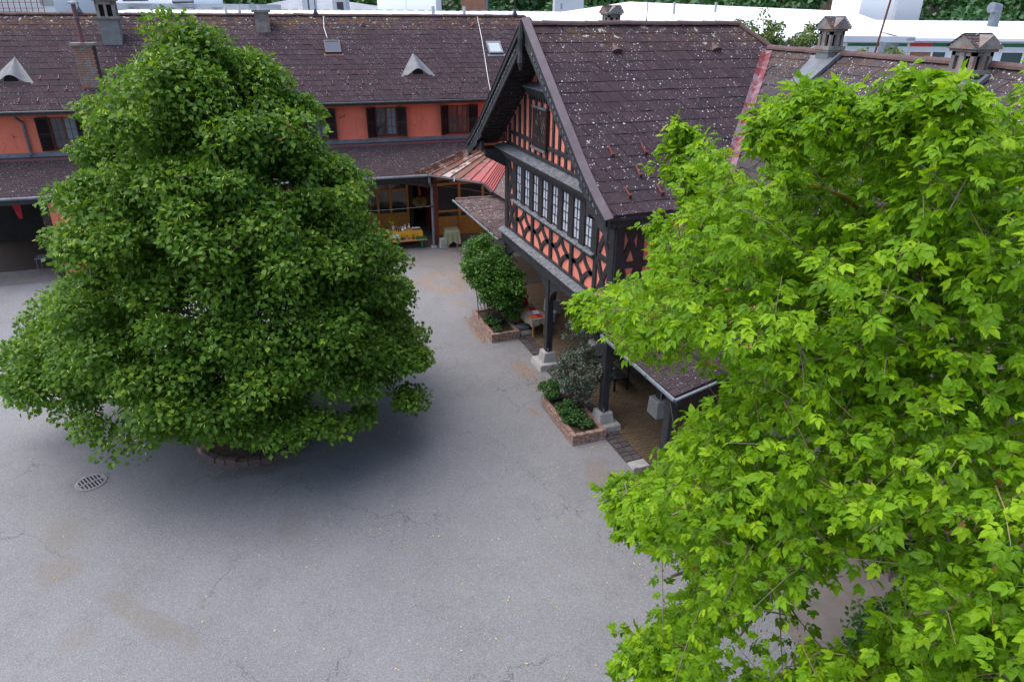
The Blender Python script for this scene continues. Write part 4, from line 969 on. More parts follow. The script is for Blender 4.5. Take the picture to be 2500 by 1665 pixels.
for i, (s_,o_,kind) in enumerate(((-1.52,.45,'dark bottle'),(-1.43,.5,'dark bottle'),(-1.6,.62,'slim bottle'))):
    t = thing('bottle', ('%s of the dark bottles on the yellow cloth' % ('left','right')[i]) if i < 2 else 'slim pale-capped bottle behind the dark bottles on yellow cloth', 'bottle', top_yellow(s_,o_), 0, 'bottles on the yellow cloth')
    MB().tube([(0,0,0),(0,0,.1),(0,0,.13),(0,0,.17)], [.028,.028,.012,.012], 10).build('body', 'jarglass', t, local=True); MB().tube([(0,0,.17),(0,0,.19)], .014, 8).build('cap', 'white', t, local=True)
for i, (s_,o_) in enumerate(((-1.33,.5),(-1.18,.72),(-.98,.85))):
    t = thing('wrapped_bag', ('small white wrapped bag beside the dark bottles','white wrapped bag in the middle of yellow table','white wrapped bag behind the jars')[i], 'bag', top_yellow(s_,o_), 0, 'white wrapped bags on the yellow cloth')
    MB().tube([(0,0,0),(0,0,.05),(0,0,.11),(0,0,.13),(0,0,.2)], [.05,.065,.03,.012,.045], 9).build('wrap', 'paper', t, local=True)
    MB().tube([(0,0,.115),(0,0,.128)], .018, 8).build('tie', 'pine', t, local=True)
fl = thing('flower_vase', 'glass vase with a bunch of yellow flowers on yellow cloth', 'vase', top_yellow(-1.72,.75))
MB().tube([(0,0,0),(0,0,.12),(0,0,.2)], [.05,.065,.05], 12).build('vase', 'glass_pale', fl, local=True)
L = MB(); L2 = MB()
for k in range(260):
    d = Vector((rnd.gauss(0,.55),rnd.gauss(0,.55),1)).normalized(); p = Vector((0,0,.18))+d*rnd.uniform(.15,.5); s2 = d.orthogonal().normalized()*.018; e = d.cross(s2)
    (L if rnd.random() < .6 else L2).add([p-s2,p-e,p+s2,p+e],[(0,1,2,3)],rnd.random())
L.build('blossom', 'flower_yellow', fl, local=True); L2.build('stems', 'herb_leaf', fl, local=True)
q = top_yellow(-2.0,.6); leaftuft('herb_pot', q, 'leafy herb in a white pot at left of yellow table', 'potted plant', .07, .3, 60, 'herb_leaf', .06, 'white')
sg = thing('price_sign', 'white paper notice pinned to the yellow cloth', 'sign', tuple(bw((-1.68,.27,.58))), yr)
MB().box(-.14,.14,-.012,-.004,-.1,.1).build('sheet', 'paper', sg, local=True)
for k in range(4): MB().box(-.1,.1-.05*(k%2),-.0145,-.0125,.055-k*.035,.062-k*.035).build('text_line', 'midgrey', sg, local=True)
trestle('green_cloth_table', 'small pine table under a patterned olive cloth by the downpipe', (8.15,30.05,0), R_(-8), .62, .85, .76, 'patterned olive green cloth on the small table', 'oldgreen', .52)
ch = thing('wooden_chair', 'wooden chair standing behind the olive-clothed table', 'chair', (8.45,30.85,0), R_(-6))
for sx in (-1,1):
    MB().box(sx*.19-.02,sx*.19+.02,-.2,-.16,0,.45).build('leg', 'pine', ch, local=True); MB().box(sx*.19-.02,sx*.19+.02,.17,.21,0,.98).build('back_leg', 'pine', ch, local=True)
MB().box(-.22,.22,-.22,.2,.45,.48).build('seat', 'pine', ch, local=True); MB().box(-.17,.17,.18,.2,.74,.98).build('backrest', 'pine', ch, local=True)
bk = tag(MB().add([(7.52,29.75,0),(7.98,29.75,0),(7.98,30.1,0),(7.52,30.1,0),(7.55,29.78,.42),(7.95,29.78,.42),(7.95,30.07,.42),(7.55,30.07,.42)], [(4,5,6,7),(0,1,5,4),(1,2,6,5),(2,3,7,6),(3,0,4,7)]).build('stone_block', 'concrete', None, bevel=.02), 'square concrete block behind the foot of the downpipe', 'block')
hb = thing('hanging_wreath', 'dried flower ball hung from a red ribbon under the eave', 'wreath', tuple(bw((-.45,.65,2.0))))
MB().add([(-.03,0,.28),(.04,.0,.28),(.02,.01,.85),(-.05,.01,.85)], [(0,1,2,3)]).add([(-.03,0,.28),(.04,.0,.28),(.06,-.04,.5),(-.02,-.04,.52)], [(0,1,2,3)]).build('ribbon', 'redcloth', hb, local=True)
L = MB()
for k in range(900):
    d = Vector((rnd.gauss(0,1),rnd.gauss(0,1),rnd.gauss(0,.7))).normalized(); p = Vector((d.x*.28,d.y*.28,d.z*.2))*rnd.uniform(.1,1.05); s2 = d.orthogonal().normalized()*.014; L.add([p-s2,p+s2,p+(d+Vector((rnd.gauss(0,.3),rnd.gauss(0,.3),rnd.gauss(0,.3))))*.11],[(0,1,2)],rnd.random())
L.build('dried_flowers', 'dried', hb, local=True)
trestle('book_table', 'pine table with a beige throw and magazines in the arcade', (8.15,20.05,0), R_(4), .62, 1.35, .72, 'beige fringed throw on the book table', 'beige', .22)
bc_ = [('orangecloth','orange'),('redcloth','red'),('purplepaper','lilac'),('paper','white'),('yellowcloth','yellow'),('redcloth','dark red'),('teal','teal')]
for i, (m_, nm) in enumerate(bc_):
    x = 8.0+(i%2)*.24; y = 19.58+(i//2)*.29; q = thing('magazine', '%s covered magazine lying on the beige throw' % nm, 'magazine', (x,y,.735), rnd.uniform(-.2,.2), 'magazines on the book table')
    MB().box(-.105,.105,-.14,.14,.0,.012).build('cover', m_, q, local=True)
t = thing('red_gift_bag', 'red cloth bundle standing at far end of the book table', 'bag', (8.1,20.62,.735)); MB().tube([(0,0,0),(0,0,.1),(0,0,.22),(0,0,.3)], [.12,.15,.11,.03], 10).build('cloth', 'redcloth', t, local=True)
t = thing('white_bucket', 'white bucket standing in the arcade shade behind the post', 'bucket', (9.05,20.4,.05)); MB().tube([(0,0,0),(0,0,.36),(0,0,.38)], [.13,.17,.175], 14).build('body', 'lightgrey', t, local=True); MB().tube([(-.17,0,.36),(-.1,0,.28),(.1,0,.28),(.17,0,.36)], .008, 5).build('handle', 'zinc', t, local=True)
t = thing('hanging_cloth', 'red and orange cloth hanging in the shade behind the arch', 'cloth', (10.2,22.6,2.9)); n = 10; mb = MB()
for k in range(n): mb.add([(.04*(k%2),-.6+1.2*k/n,0),(.04*((k+1)%2),-.6+1.2*(k+1)/n,0),(.05*((k+1)%2),-.6+1.2*(k+1)/n,-1.1+.1*math.sin(k)),(.05*(k%2),-.6+1.2*k/n,-1.1+.1*math.sin(k-1))], [(0,1,2,3)])
mb.build('drape', 'orangecloth', t, local=True)
# left opening: lantern, notice, metal table
t = thing('red_pennant', 'bright red pennant hanging in the dark left doorway', 'pennant', tuple(bw((-16.2,.5,3.05)))); MB().prism([(-.15,0,0),(.15,0,0),(.1,0,-.62),(-.02,0,-.62)], (0,.02,0)).build('pennant_cloth', 'redcloth', t, local=True)
t = thing('notice_board', 'small white notice fixed to the dark post at left', 'sign', tuple(bw((-15.2,.06,1.62))), yr); MB().box(-.17,.17,-.012,0,-.07,.07).build('sheet', 'paper', t, local=True); MB().box(-.13,-.05,-.0145,-.0125,-.03,.03).build('emblem', 'purplepaper', t, local=True)
t = thing('metal_table', 'grey folding table in the shaded left doorway', 'table', tuple(bw((-15.75,.95,0))), yr); MB().box(-.45,.45,-.3,.3,.70,.73).build('table_top', 'zincdark', t, local=True)
for sx in (-1,1):
    for sy in (-1,1): MB().tube([(sx*.4,sy*.25,.7),(sx*.44,sy*.28,0)], .014, 6).build('leg', 'zinc', t, local=True)
leaftuft('box_plant', tuple(bw((-13.9,-.25,0))), 'small dark plant tub half hidden at left edge of the lime tree', 'potted plant', .3, .45, 160, 'herb_leaf', .09, 'redwood')
trestle('far_stall_table', 'stall table with yellow cloth glimpsed behind the lime tree', loc_back(-5.2,.5), yr, 1.5, .6, .75, 'yellow cloth on the stall table behind the lime tree', 'yellowcloth', .3, 'plasticgreen')
t = thing('red_crate', 'red box standing beside the stall table behind the tree', 'box', loc_back(-3.95,.3), yr); MB().box(-.25,.25,-.18,.18,.5,.72).build('box', 'redcloth', t, local=True); MB().box(-.22,.22,-.15,.15,0,.5).build('stand', 'darkwood', t, local=True)

bd_ = thing('dark_bench', 'dark slatted bench in the arcade under the low roof', 'bench', (9.0,15.9,.05), R_(90))
for k in range(4): MB().box(-.75,.75,-.2+k*.105,-.115+k*.105,.42,.45).build('seat_slat', 'black', bd_, local=True)
for k in range(3): MB().box(-.75,.75,-.27,-.245,.55+k*.12,.63+k*.12).build('back_slat', 'black', bd_, local=True)
for sx in (-1,1):
    for y in (-.24,.18): MB().box(sx*.65-.025,sx*.65+.025,y-.025,y+.025,0,.42 if y > 0 else .9).build('leg', 'black', bd_, local=True)
# ------------------------------------------------------------------ foliage
def norm(a): return a/np.maximum(np.linalg.norm(a, axis=-1, keepdims=True), 1e-9)
KITE = (np.array([(0,0,0),(.38,.42,.07),(1,0,-.06),(.38,-.42,.07)]), [(0,1,2),(0,2,3)])
def leaflet(L=1., W=.27, droop=.18):
    xs = [0,.28,.28,.62,.62,1,.3,.64]; ys = [0,W,-W,W*.82,-W*.82,0,0,0]; zs = [0,.05,.05,.05,.05,0,0,0]
    v = np.array([(x*L, y*L, (z-droop*x*x)*L) for x,y,z in zip(xs,ys,zs)])
    return v, [(0,6,1),(1,6,7,3),(3,7,5),(0,2,6),(2,4,7,6),(4,5,7)]
def leaflet_lo(L=1., W=.27, droop=.18):
    v = np.array([(0,0,0),(.24*L,W*L,(.06-droop*.07)*L),(.60*L,W*.86*L,(.05-droop*.4)*L),(L,0,-droop*L),(.60*L,-W*.86*L,(.05-droop*.4)*L),(.24*L,-W*L,(.06-droop*.07)*L)])
    return v, [(0,3,2,1),(0,5,4,3)]
def compound(seed, lo=False):
    r = np.random.default_rng(seed); V = []; F = []
    def put(p, ang, L, tw):
        v, f = (leaflet_lo if lo else leaflet)(L, r.uniform(.24,.30), r.uniform(.2,.5)); ca, sa = math.cos(ang), math.sin(ang); ct, st = math.cos(tw), math.sin(tw)
        y = v[:,1]*ct-v[:,2]*st; z = v[:,1]*st+v[:,2]*ct
        v = np.stack([v[:,0]*ca-y*sa, v[:,0]*sa+y*ca, z], 1)+np.array(p); b = sum(len(x) for x in V); V.append(v); F.extend([tuple(b+i for i in q) for q in f])
    put((.62,0,-.09), r.uniform(-.15,.15), r.uniform(.55,.66), r.uniform(-.2,.2))
    for s in (-1,1):
        put((.56,s*.01,-.08), s*r.uniform(.75,1.0), r.uniform(.46,.56), -s*.25)
        if seed % 3: put((.33,s*.01,-.03), s*r.uniform(.85,1.15), r.uniform(.36,.46), -s*.25)
    b = sum(len(x) for x in V); V.append(np.array([(0,.008,0),(0,-.008,0),(.6,-.006,-.085),(.6,.006,-.085)])); F.append((b,b+1,b+2,b+3))
    return np.concatenate(V), F
def orient(D, N):
    x = norm(D); n = norm(N-x*np.sum(N*x,1,keepdims=True)); y = np.cross(n, x); return np.stack([x,y,n], 2)   # columns
def leaf_mesh(name, mat, P, D, N, S, tmpl, T):
    tv, tf = tmpl; n, k = len(P), len(tv); M = orient(D, N)
    V = (np.einsum('nij,kj->nki', M, tv)*S[:,None,None]+P[:,None,:]).reshape(-1,3)
    me = bpy.data.meshes.new(name); sizes = np.array([len(f) for f in tf]); idx = np.concatenate([np.array(f) for f in tf])
    loops = (idx[None,:]+(np.arange(n)*k)[:,None]).ravel(); tot = np.tile(sizes, n); start = np.concatenate([[0],np.cumsum(tot)[:-1]])
    me.vertices.add(n*k); me.vertices.foreach_set('co', V.ravel().astype(np.float32))
    me.loops.add(len(loops)); me.loops.foreach_set('vertex_index', loops.astype(np.int32))
    me.polygons.add(len(tot)); me.polygons.foreach_set('loop_start', start.astype(np.int32)); me.polygons.foreach_set('loop_total', tot.astype(np.int32))
    me.update(calc_edges=True); me.materials.append(MAT[mat])
    me.attributes.new('tint','FLOAT','POINT').data.foreach_set('value', np.repeat(T,k).astype(np.float32)); return me
def mesh_obj(name, me, parent=None, stuff=False):
    o = bpy.data.objects.new(name, me); COL.objects.link(o)
    if parent is not None:
        o.parent = parent; off = WM[root(parent).name].translation
        n = len(me.vertices); c = np.empty(n*3, np.float32); me.vertices.foreach_get('co', c); c = c.reshape(-1,3)-np.array(off, np.float32); me.vertices.foreach_set('co', c.ravel())
    if stuff: o['kind'] = 'stuff'
    return o
def clump_leaves(rg, C, Rr, n, flat=.65, up=.35, pw=.4):
    """n leaves per clump centre: positions, outward vectors"""
    k = len(C); d = norm(rg.normal(size=(k,n,3))+np.array([0,0,up])); r = rg.random((k,n,1))**pw
    P = C[:,None,:]+d*r*Rr[:,None,None]*np.array([1,1,flat]); return P.reshape(-1,3), d.reshape(-1,3)
def foliage(name, mat, parent, rg, C, Rr, n, size, flat=.65, up=.35, tmpl=KITE, tint_c=.35, outw=.5, upw=.6, stuff=True, pw=.4, nj=.45):
    P, d = clump_leaves(rg, C, Rr, n, flat, up, pw); m = len(P)
    N = norm(d*outw+np.array([0,0,upw])+rg.normal(size=(m,3))*nj)
    D = norm(d*.5+np.array([0,0,-.35])+rg.normal(size=(m,3))*.7)
    T = np.clip(np.repeat(rg.random(len(C)), n)*tint_c+rg.random(m)*(1-tint_c), 0, .999)
    S = size*rg.uniform(.7,1.25,m)
    return mesh_obj(name, leaf_mesh(name, mat, P, D, N, S, tmpl, T), parent, stuff), P, d

# ---- the lime tree
rg = np.random.default_rng(11)
lime = thing('lime_tree', 'big dark green conical lime tree in the round stone bed', 'tree', (BX,BY,.2))
Tz = np.array([.9,1.6,2.4,3.2,4.2,5.0,5.9,6.7,7.4,8.0,8.5,8.8,9.1]); Tr = np.array([4.0,5.0,4.8,4.2,3.7,3.45,3.2,2.8,2.3,2.0,1.6,1.1,.3])
hv = np.array([FW[0],FW[1],0]); hv /= np.linalg.norm(hv); rv = np.array([hv[1],-hv[0],0])
AZR = math.atan2(rv[1],rv[0]); AZF = math.atan2(-hv[1],-hv[0])
def Rz(z, az):
    low = min(1., max(0., (4.2-z)/2.6)); fr = max(0., math.cos(az-AZF))
    return np.interp(z, Tz, Tr)*(1-(.0+.12*low)*math.cos(az-AZR))*(1-.42*low*fr**2.2)*(1+(.06*math.sin(3*az+z*2.1)+.06*math.sin(5*az-z*3.3+1))*(1-low))
def trunk_at(z): return np.array([BX-.10*z/9+.07*math.sin(z*1.1), BY+.05*math.sin(z*.9+1), z])
tk = MB().tube([trunk_at(z) for z in (.1,.35,1,2,3,4,5,6,7,7.8,8.6,9.1)], [.36,.27,.23,.215,.2,.175,.15,.125,.1,.075,.05,.025], 12)
tk.build('trunk', 'bark', lime, True)
C = []; Rc = []; limbs = MB(); ga = 2.39996
NL = 40
for i in range(NL):
    f = i/(NL-1); z0 = 1.75+6.3*f**.9; az = i*ga+rg.normal()*.25; zt = z0+(-.25+1.15*f)*1.0+rg.normal()*.25
    L = Rz(max(zt,1.2), az)*rg.uniform(.80,1.04); L *= 1-.05*f
    p0 = trunk_at(z0); tip = np.array([BX+math.cos(az)*L, BY+math.sin(az)*L, max(1.75,zt)])
    pts = []
    for t in np.linspace(0,1,7):
        q = p0*(1-t)+tip*t; q[2] += .55*math.sin(t*math.pi)*(L/4)*(1 if f < .7 else .5); q[:2] += rg.normal(size=2)*.06*t; pts.append(q)
    limbs.tube(pts[:-1]+[pts[-2]*.4+pts[-1]*.6], [max(.012,.085*(1-f*.6)*(1-t*.9)) for t in np.linspace(0,1,7)], 6)
    for t in np.linspace(.40,1.0,5 if f < .75 else 3):
        j = min(int(t*6),5); b = pts[j]*(1-(t*6-j))+pts[j+1]*(t*6-j); C.append(b+np.array([0,0,.12])); Rc.append(rg.uniform(.42,.66))
        for s in (-1,1):
            a2 = az+s*rg.uniform(.6,1.15); l2 = L*rg.uniform(.2,.4)*(1.15-.4*t); q = b+np.array([math.cos(a2)*l2, math.sin(a2)*l2, rg.uniform(-.2,.35)])
            rr_ = math.hypot(q[0]-BX,q[1]-BY); lim = Rz(min(max(q[2],1.2),9.5), a2)*1.02
            if rr_ > lim: q[:2] = np.array([BX,BY])+(q[:2]-[BX,BY])*lim/rr_
            q[2] = max(q[2],1.6)
            limbs.tube([b,(b+q)/2+np.array([0,0,.1]),b+(q-b)*.85], [.02,.014,.006], 4); C.append(q); Rc.append(rg.uniform(.38,.66))
# outer shoots standing proud of the crown so that its outline is ragged
for (lat, z) in ((0,8.85),(-.6,8.7),(.8,8.65),(1.45,8.35),(-1.6,8.25),(-2.25,8.0),(1.85,8.0),(2.05,7.3),(-2.4,7.1),(3.1,6.3),(-3.2,6.0),(3.5,5.5),(-3.9,4.8),(3.8,3.9),(-4.9,3.1),(4.2,1.9),(4.45,1.6),(4.0,1.5),(-5.6,2.0),(-5.2,1.6),(-5.9,1.5),(-5.0,2.4),(3.4,1.7),(3.9,2.6),(-4.5,3.9),(2.6,6.9)):
    for k in range(2):
        dep = rg.normal()*.8-(.6 if z < 5 else 0); q = np.array([BX,BY,0])+rv*lat+hv*dep; q[2] = z-.1; C.append(q+rg.normal(size=3)*.12); Rc.append(rg.uniform(.32,.5))
    q0 = trunk_at(min(max(z-.8,1.5),8.6)); e_ = q0+(C[-1]-q0)*.72; limbs.tube([q0,(q0+e_)/2+np.array([0,0,.12]),e_], [.045,.028,.008], 5)
for i in range(350):                                          # fill
    z = rg.uniform(1.75,4.2) if i < 270 else rg.uniform(4,8.6); az = rg.random()*6.283; r_ = Rz(z,az)*rg.uniform(.62,1.0); C.append(np.array([BX+math.cos(az)*r_, BY+math.sin(az)*r_, z])); Rc.append(rg.uniform(.38,.66))
C = np.array(C); Rc = np.array(Rc)*1.12; kp = rg.random(len(C)) < .72; kp[480:] |= rg.random(len(C)-480) < .3; rr_ = np.hypot(C[:,0]-BX, C[:,1]-BY); kp &= rr_ < np.array([Rz(min(max(q[2],1.3),9.5), math.atan2(q[1]-BY,q[0]-BX)) for q in C])*1.07+.12; lat_ = (C-np.array([BX,BY,0])) @ rv; kp &= ~((np.abs(lat_-.05) < 1.5) & (proj(C)[1]+Rc*.6*75 > 1085)); C = C[kp]; Rc = Rc[kp]
limbs.build('branches', 'bark', lime, True)
crown, P, d = foliage('crown', 'lime_leaf', lime, rg, C, Rc, 350, .112, .62, .5, KITE, .4, .6, .7, True, .36, .38)
sel = rg.choice(len(P), 34000, replace=False); sel = sel[d[sel,2] > -.1]; m_ = len(sel)
BR_T = (np.array([(0,0,0),(.5,.10,.0),(1,.03,-.05),(1,-.03,-.05),(.5,-.10,0)]), [(0,1,2,3,4)])
mesh_obj('flower_bracts', leaf_mesh('bracts', 'bract', P[sel]+d[sel]*.07, norm(d[sel]*.4+np.array([0,0,-.8])+rg.normal(size=(m_,3))*.45), norm(d[sel]+np.array([0,0,.4])+rg.normal(size=(m_,3))*.3), .085*rg.uniform(.7,1.2,m_), BR_T, rg.random(m_)), lime, True)

# ---- the box elder close to the camera
rg = np.random.default_rng(5)
EX, EY = 9.1, 5.0
elder = thing('box_elder_tree', 'bright yellow-green large-leaved tree filling the right foreground', 'tree', (EX,EY,0))
EC = np.array([6.0,3.9,6.4]); ER = np.array([4.05,4.05,3.9])
OUT = np.array([(2600,300),(2450,262),(2395,245),(2365,160),(2300,185),(2255,140),(2205,170),(2215,235),(2255,300),(2240,345),(2185,300),(2130,215),(2050,215),(2000,172),(1925,172),(1915,230),(1865,220),(1815,258),(1835,300),(1862,345),(1880,420),(1860,475),(1820,410),(1760,385),(1720,315),(1665,298),(1672,350),(1628,372),(1640,430),(1682,480),(1690,525),(1620,525),(1578,540),(1590,590),(1612,650),(1530,690),(1470,690),(1440,708),(1385,722),(1400,775),(1450,805),(1480,850),(1560,885),(1622,905),(1612,950),(1642,1000),(1625,1070),(1612,1130),(1590,1165),(1480,1160),(1492,1205),(1455,1262),(1500,1305),(1540,1345),(1590,1392),(1640,1425),(1600,1465),(1580,1520),(1500,1575),(1485,1625),(1530,1700),(2600,1700)], float)
def inside(x, y):
    c = np.zeros(len(x), bool); j = len(OUT)-1
    for i in range(len(OUT)):
        xi, yi = OUT[i]; xj, yj = OUT[j]; k = ((yi > y) != (yj > y)) & (x < (xj-xi)*(y-yi)/(yj-yi+1e-9)+xi); c ^= k; j = i
    return c
GAPS = ((1880,1560,80),(1800,1640,80),(2130,1440,85),(2020,1500,60),(1640,1420,60),(1700,930,60),(2090,1540,50))
def keep(Pq, shrink=0):
    x, y, z = proj(Pq); ok = inside(x, y)
    for gx, gy, gr_ in GAPS: ok &= (np.hypot(x-gx,y-gy) > gr_) | (y > 1690)
    fr_ = (x > -100) & (x < 2560) & (y > -100) & (y < 1700)
    return (ok | ~fr_) & (z > 1.7)
dirs = norm(rg.normal(size=(60000,3))); rad = rg.uniform(.66,1.0,60000)
cand = EC+dirs*ER*rad[:,None]; cand = cand[(cand[:,2] > 2.6) & (cand[:,0] < 9.0)]; cand = cand[keep(cand)]
face = norm(CAM-EC); wgt = ((cand-EC)/ER) @ face
px, py, pz = proj(cand); vis = (px > 1300) & (px < 2560) & (py > 60) & (py < 1720)
pr = np.where(vis, np.where(wgt > -.05, 1., .25), .10)/pz**1.2; pr /= pr.sum()
SPUR = np.array([(4.06, 6.08, 8.85), (4.08, 6.04, 8.69), (4.08, 5.87, 8.52), (4.17, 5.77, 8.42), (4.1, 5.67, 8.3), (4.02, 6.05, 8.59), (3.56, 3.04, 9.59), (3.56, 3.02, 9.48), (3.56, 3.01, 9.39), (3.44, 2.7, 9.52), (3.4, 2.73, 9.44), (3.23, 6.32, 7.02), (3.31, 6.16, 7.02), (3.39, 5.99, 7.02), (2.71, 4.31, 6.12), (2.68, 4.2, 5.98), (2.74, 4.12, 5.94), (2.27, 3.21, 5.47), (2.4, 3.2, 5.53), (3.79, 5.78, 7.97), (3.8, 5.6, 7.85), (3.2, 3.78, 9.29), (3.27, 3.6, 9.4), (3.3, 3.42, 9.37), (3.35, 3.24, 9.36)])
cc = np.concatenate([cand[rg.choice(len(cand), 960, replace=False, p=pr)], SPUR])
# limbs
lb_ = MB(); nodes = []
fork = np.array([EX-.15,EY-.2,2.6])
lb_.tube([(EX,EY,0),(EX,EY,.4),(EX-.05,EY-.05,1.4),fork], [.30,.22,.19,.17], 12)
tgt = [(3.4,5.9,7.0),(3.0,3.9,5.4),(4.3,6.2,8.2),(3.6,2.6,8.9),(5.2,4.6,9.4),(3.2,1.8,7.0),(5.0,1.2,8.0),(7.0,2.0,8.6),(8.2,5.6,8.2),(6.2,6.9,7.4),(4.4,3.0,6.2),(3.6,4.6,6.4),(5.4,3.2,8.2),(6.6,4.2,9.6),(8.6,3.6,6.8)]
for i, tg in enumerate(tgt):
    tg = np.array(tg); p0 = fork+np.array([0,0,rg.uniform(-.2,.9)]) if i % 2 else fork; pts = []
    for t in np.linspace(0,1,9):
        q = p0*(1-t)+tg*t; q[2] += .45*math.sin(t*math.pi); q += rg.normal(size=3)*.10*math.sin(t*math.pi); pts.append(q)
        if t > .25: nodes.append(q)
    lb_.tube(pts, [.095*(1-t*.85) for t in np.linspace(0,1,9)], 8)
for sg_ in [[(4.39, 3.81, 5.42), (3.77, 3.61, 5.96), (3.47, 3.6, 6.17), (3.26, 3.71, 6.25), (3.07, 3.85, 6.23)], [(3.47, 3.6, 6.17), (3.4, 3.71, 6.38), (3.39, 3.81, 6.48)], [(4.39, 2.77, 7.9), (3.87, 2.68, 8.31), (3.63, 2.78, 8.54), (3.53, 2.97, 8.67)], [(3.87, 2.68, 8.31), (3.63, 2.69, 8.37), (3.54, 2.79, 8.35)], [(4.41, 3.62, 7.1), (3.87, 3.5, 7.46), (3.59, 3.59, 7.64), (3.48, 3.75, 7.72)], [(4.47, 3.66, 7.74), (4.0, 3.56, 8.05), (3.84, 3.7, 8.28)], [(3.48, 1.69, 7.5), (3.08, 1.6, 7.46), (2.89, 1.57, 7.39), (2.76, 1.66, 7.3)], [(4.1, 3.56, 8.61), (3.66, 3.52, 8.88), (3.51, 3.68, 8.94)], [(3.86, 3.5, 5.32), (3.44, 3.27, 5.41), (3.14, 3.13, 5.39)]]:
    lb_.tube(sg_, [.019*(1-.6*i_/(len(sg_)-1)) for i_ in range(len(sg_))], 7)
nodes = np.array(nodes)
lb_.build('trunk', 'lichenbark', elder, True)
tw = MB(); LP = []; LD = []; LN = []; LS = []; SP = []
nodes = list(nodes); cc = cc[np.argsort(np.linalg.norm(cc-fork, axis=1))]
for c in cc:
    spur = bool(np.min(np.linalg.norm(SPUR-c,axis=1)) < 1e-6)
    A = np.array(nodes); dn_ = np.linalg.norm(A-c,axis=1)+.35*np.maximum(0, np.linalg.norm(A-fork,axis=1)-np.linalg.norm(c-fork)+.1)*4
    b = A[np.argmin(dn_)]; mid = (b+c)/2+np.array([0,0,-.05])+rg.normal(size=3)*.05
    tw.tube([b,mid,c], [.007,.005,.004], 4, cap=False); nodes.append(c)
    out = norm((c-EC)/ER); yel = rg.random()
    for k in range(16 if spur else 7):
        dr = norm(out*.75+rg.normal(size=3)*.6+np.array([0,0,.12])); L = rg.uniform(.06,.2) if spur else rg.uniform(.28,.6); s0 = c+rg.normal(size=3)*.07; tip = s0+dr*L+np.array([0,0,-.05])
        if not spur and not (keep(tip[None,:])[0] and keep((tip+norm(dr+np.array([0,0,-.5]))*.10)[None,:])[0]): continue
        if rg.random() < .35: tw.tube([s0,(s0+tip)/2+np.array([0,0,.03]),tip], [.004,.003,.002], 3, cap=False)
        nn = rg.integers(4,6); sd = norm(np.cross(dr,[0,0,1])+1e-6)
        for q in range(nn):
            f = (q+.6)/nn; base_ = s0*(1-f)+tip*f+np.array([0,0,.04*math.sin(f*3.14)])
            for s in (-1,1):
                dd = norm(sd*s*(.9 if q < nn-1 else .35)+dr*.5+np.array([0,0,-.45])+rg.normal(size=3)*.42)
                LP.append(base_); LD.append(dd); LN.append(norm(np.array([0,0,1.])+out*.45+rg.normal(size=3)*.45)); LS.append(rg.uniform(.068,.128)); SP.append(yel)
        if rg.random() < .10: SP[-1] = SP[-1]
tw.build('twigs', 'twig', elder)
LP, LD, LN, LS, SP = map(np.array, (LP,LD,LN,LS,SP)); m_ = len(LP)
T = np.clip(.5*SP+.5*rg.random(m_), 0, .999); T[rg.random(m_) < .004] = .999
px, py, pz = proj(LP); vis = (px > 0) & (px < 2500) & (py > 0) & (py < 1665)
order = np.argsort(np.where(vis, pz, 1e6)); single = np.zeros(m_, bool); single[order[:300]] = True
var = rg.integers(0,3,m_); TM = [compound(k+1) for k in range(3)]; TL = [compound(k+1, True) for k in range(3)]; print('elder leaves', m_)
allme = []
for k in range(3):
    s_ = (~single) & (var == k)
    mesh_obj('crown', leaf_mesh('crown', 'elder_leaf', LP[s_], LD[s_], LN[s_], LS[s_], TL[k], T[s_]), elder, True)
    tm = MB(); tm.add([tuple(v) for v in TM[k][0]], TM[k][1]); allme.append(tm.mesh('leaf', 'elder_leaf'))
Ms = orient(LD, LN)
for i in np.nonzero(single)[0]:
    Mx = Ms[i]; s_ = LS[i]; p_ = LP[i]-np.array([EX,EY,0])
    inst('leaf', allme[var[i]], elder, frame(Mx[:,0]*s_, Mx[:,1]*s_, Mx[:,2]*s_, p_))
# hanging winged seeds
sp = LP[rg.choice(m_, 420, replace=False)]; Q = np.repeat(sp,16,0); Q = Q+rg.normal(size=Q.shape)*np.array([.035,.035,.0])-np.array([0,0,1])*rg.uniform(.03,.28,(len(Q),1)); k_ = len(Q)
mesh_obj('seed_clusters', leaf_mesh('seeds', 'elder_seed', Q, norm(np.array([0,0,-1.])+rg.normal(size=(k_,3))*.35), rg.normal(size=(k_,3)), .038*rg.uniform(.8,1.3,k_), (np.array([(0,0,0),(.6,.16,0),(1,.05,0),(.5,-.1,0)]), [(0,1,2,3)]), rg.random(k_)), elder, True)

# ---- shrubs and low plants
def shrub(name, label, loc, mat, rg, blobs, n, size, stems, flat=.8, stem_mat='bark', tint=.3, cat='shrub'):
    t = thing(name, label, cat, loc)
    C = []; Rr = []; st = MB()
    for (x,y,z,rx,ry,rz_2,k,cr) in blobs:
        dd = norm(rg.normal(size=(k,3))); rr_ = rg.uniform(.45,1.0,(k,1))**.6
        c = np.array([x,y,z])+dd*rr_*np.array([rx,ry,rz_2]); C.append(c); Rr.append(rg.uniform(.7,1.2,k)*cr)
        for q in c[::3]:
            b = np.array([loc[0]+rg.normal()*stems, loc[1]+rg.normal()*stems, loc[2]]); st.tube([b,(b+q)/2+rg.normal(size=3)*.08,q], [.016,.010,.004], 4)
    C = np.concatenate(C); Rr = np.concatenate(Rr); C[:,2] = np.maximum(C[:,2], loc[2]+.08)
    st.build('stems', stem_mat, t); foliage('foliage', mat, t, rg, C, Rr, n, size, flat, .4, KITE, tint, .5, .6); return t
rg = np.random.default_rng(21)
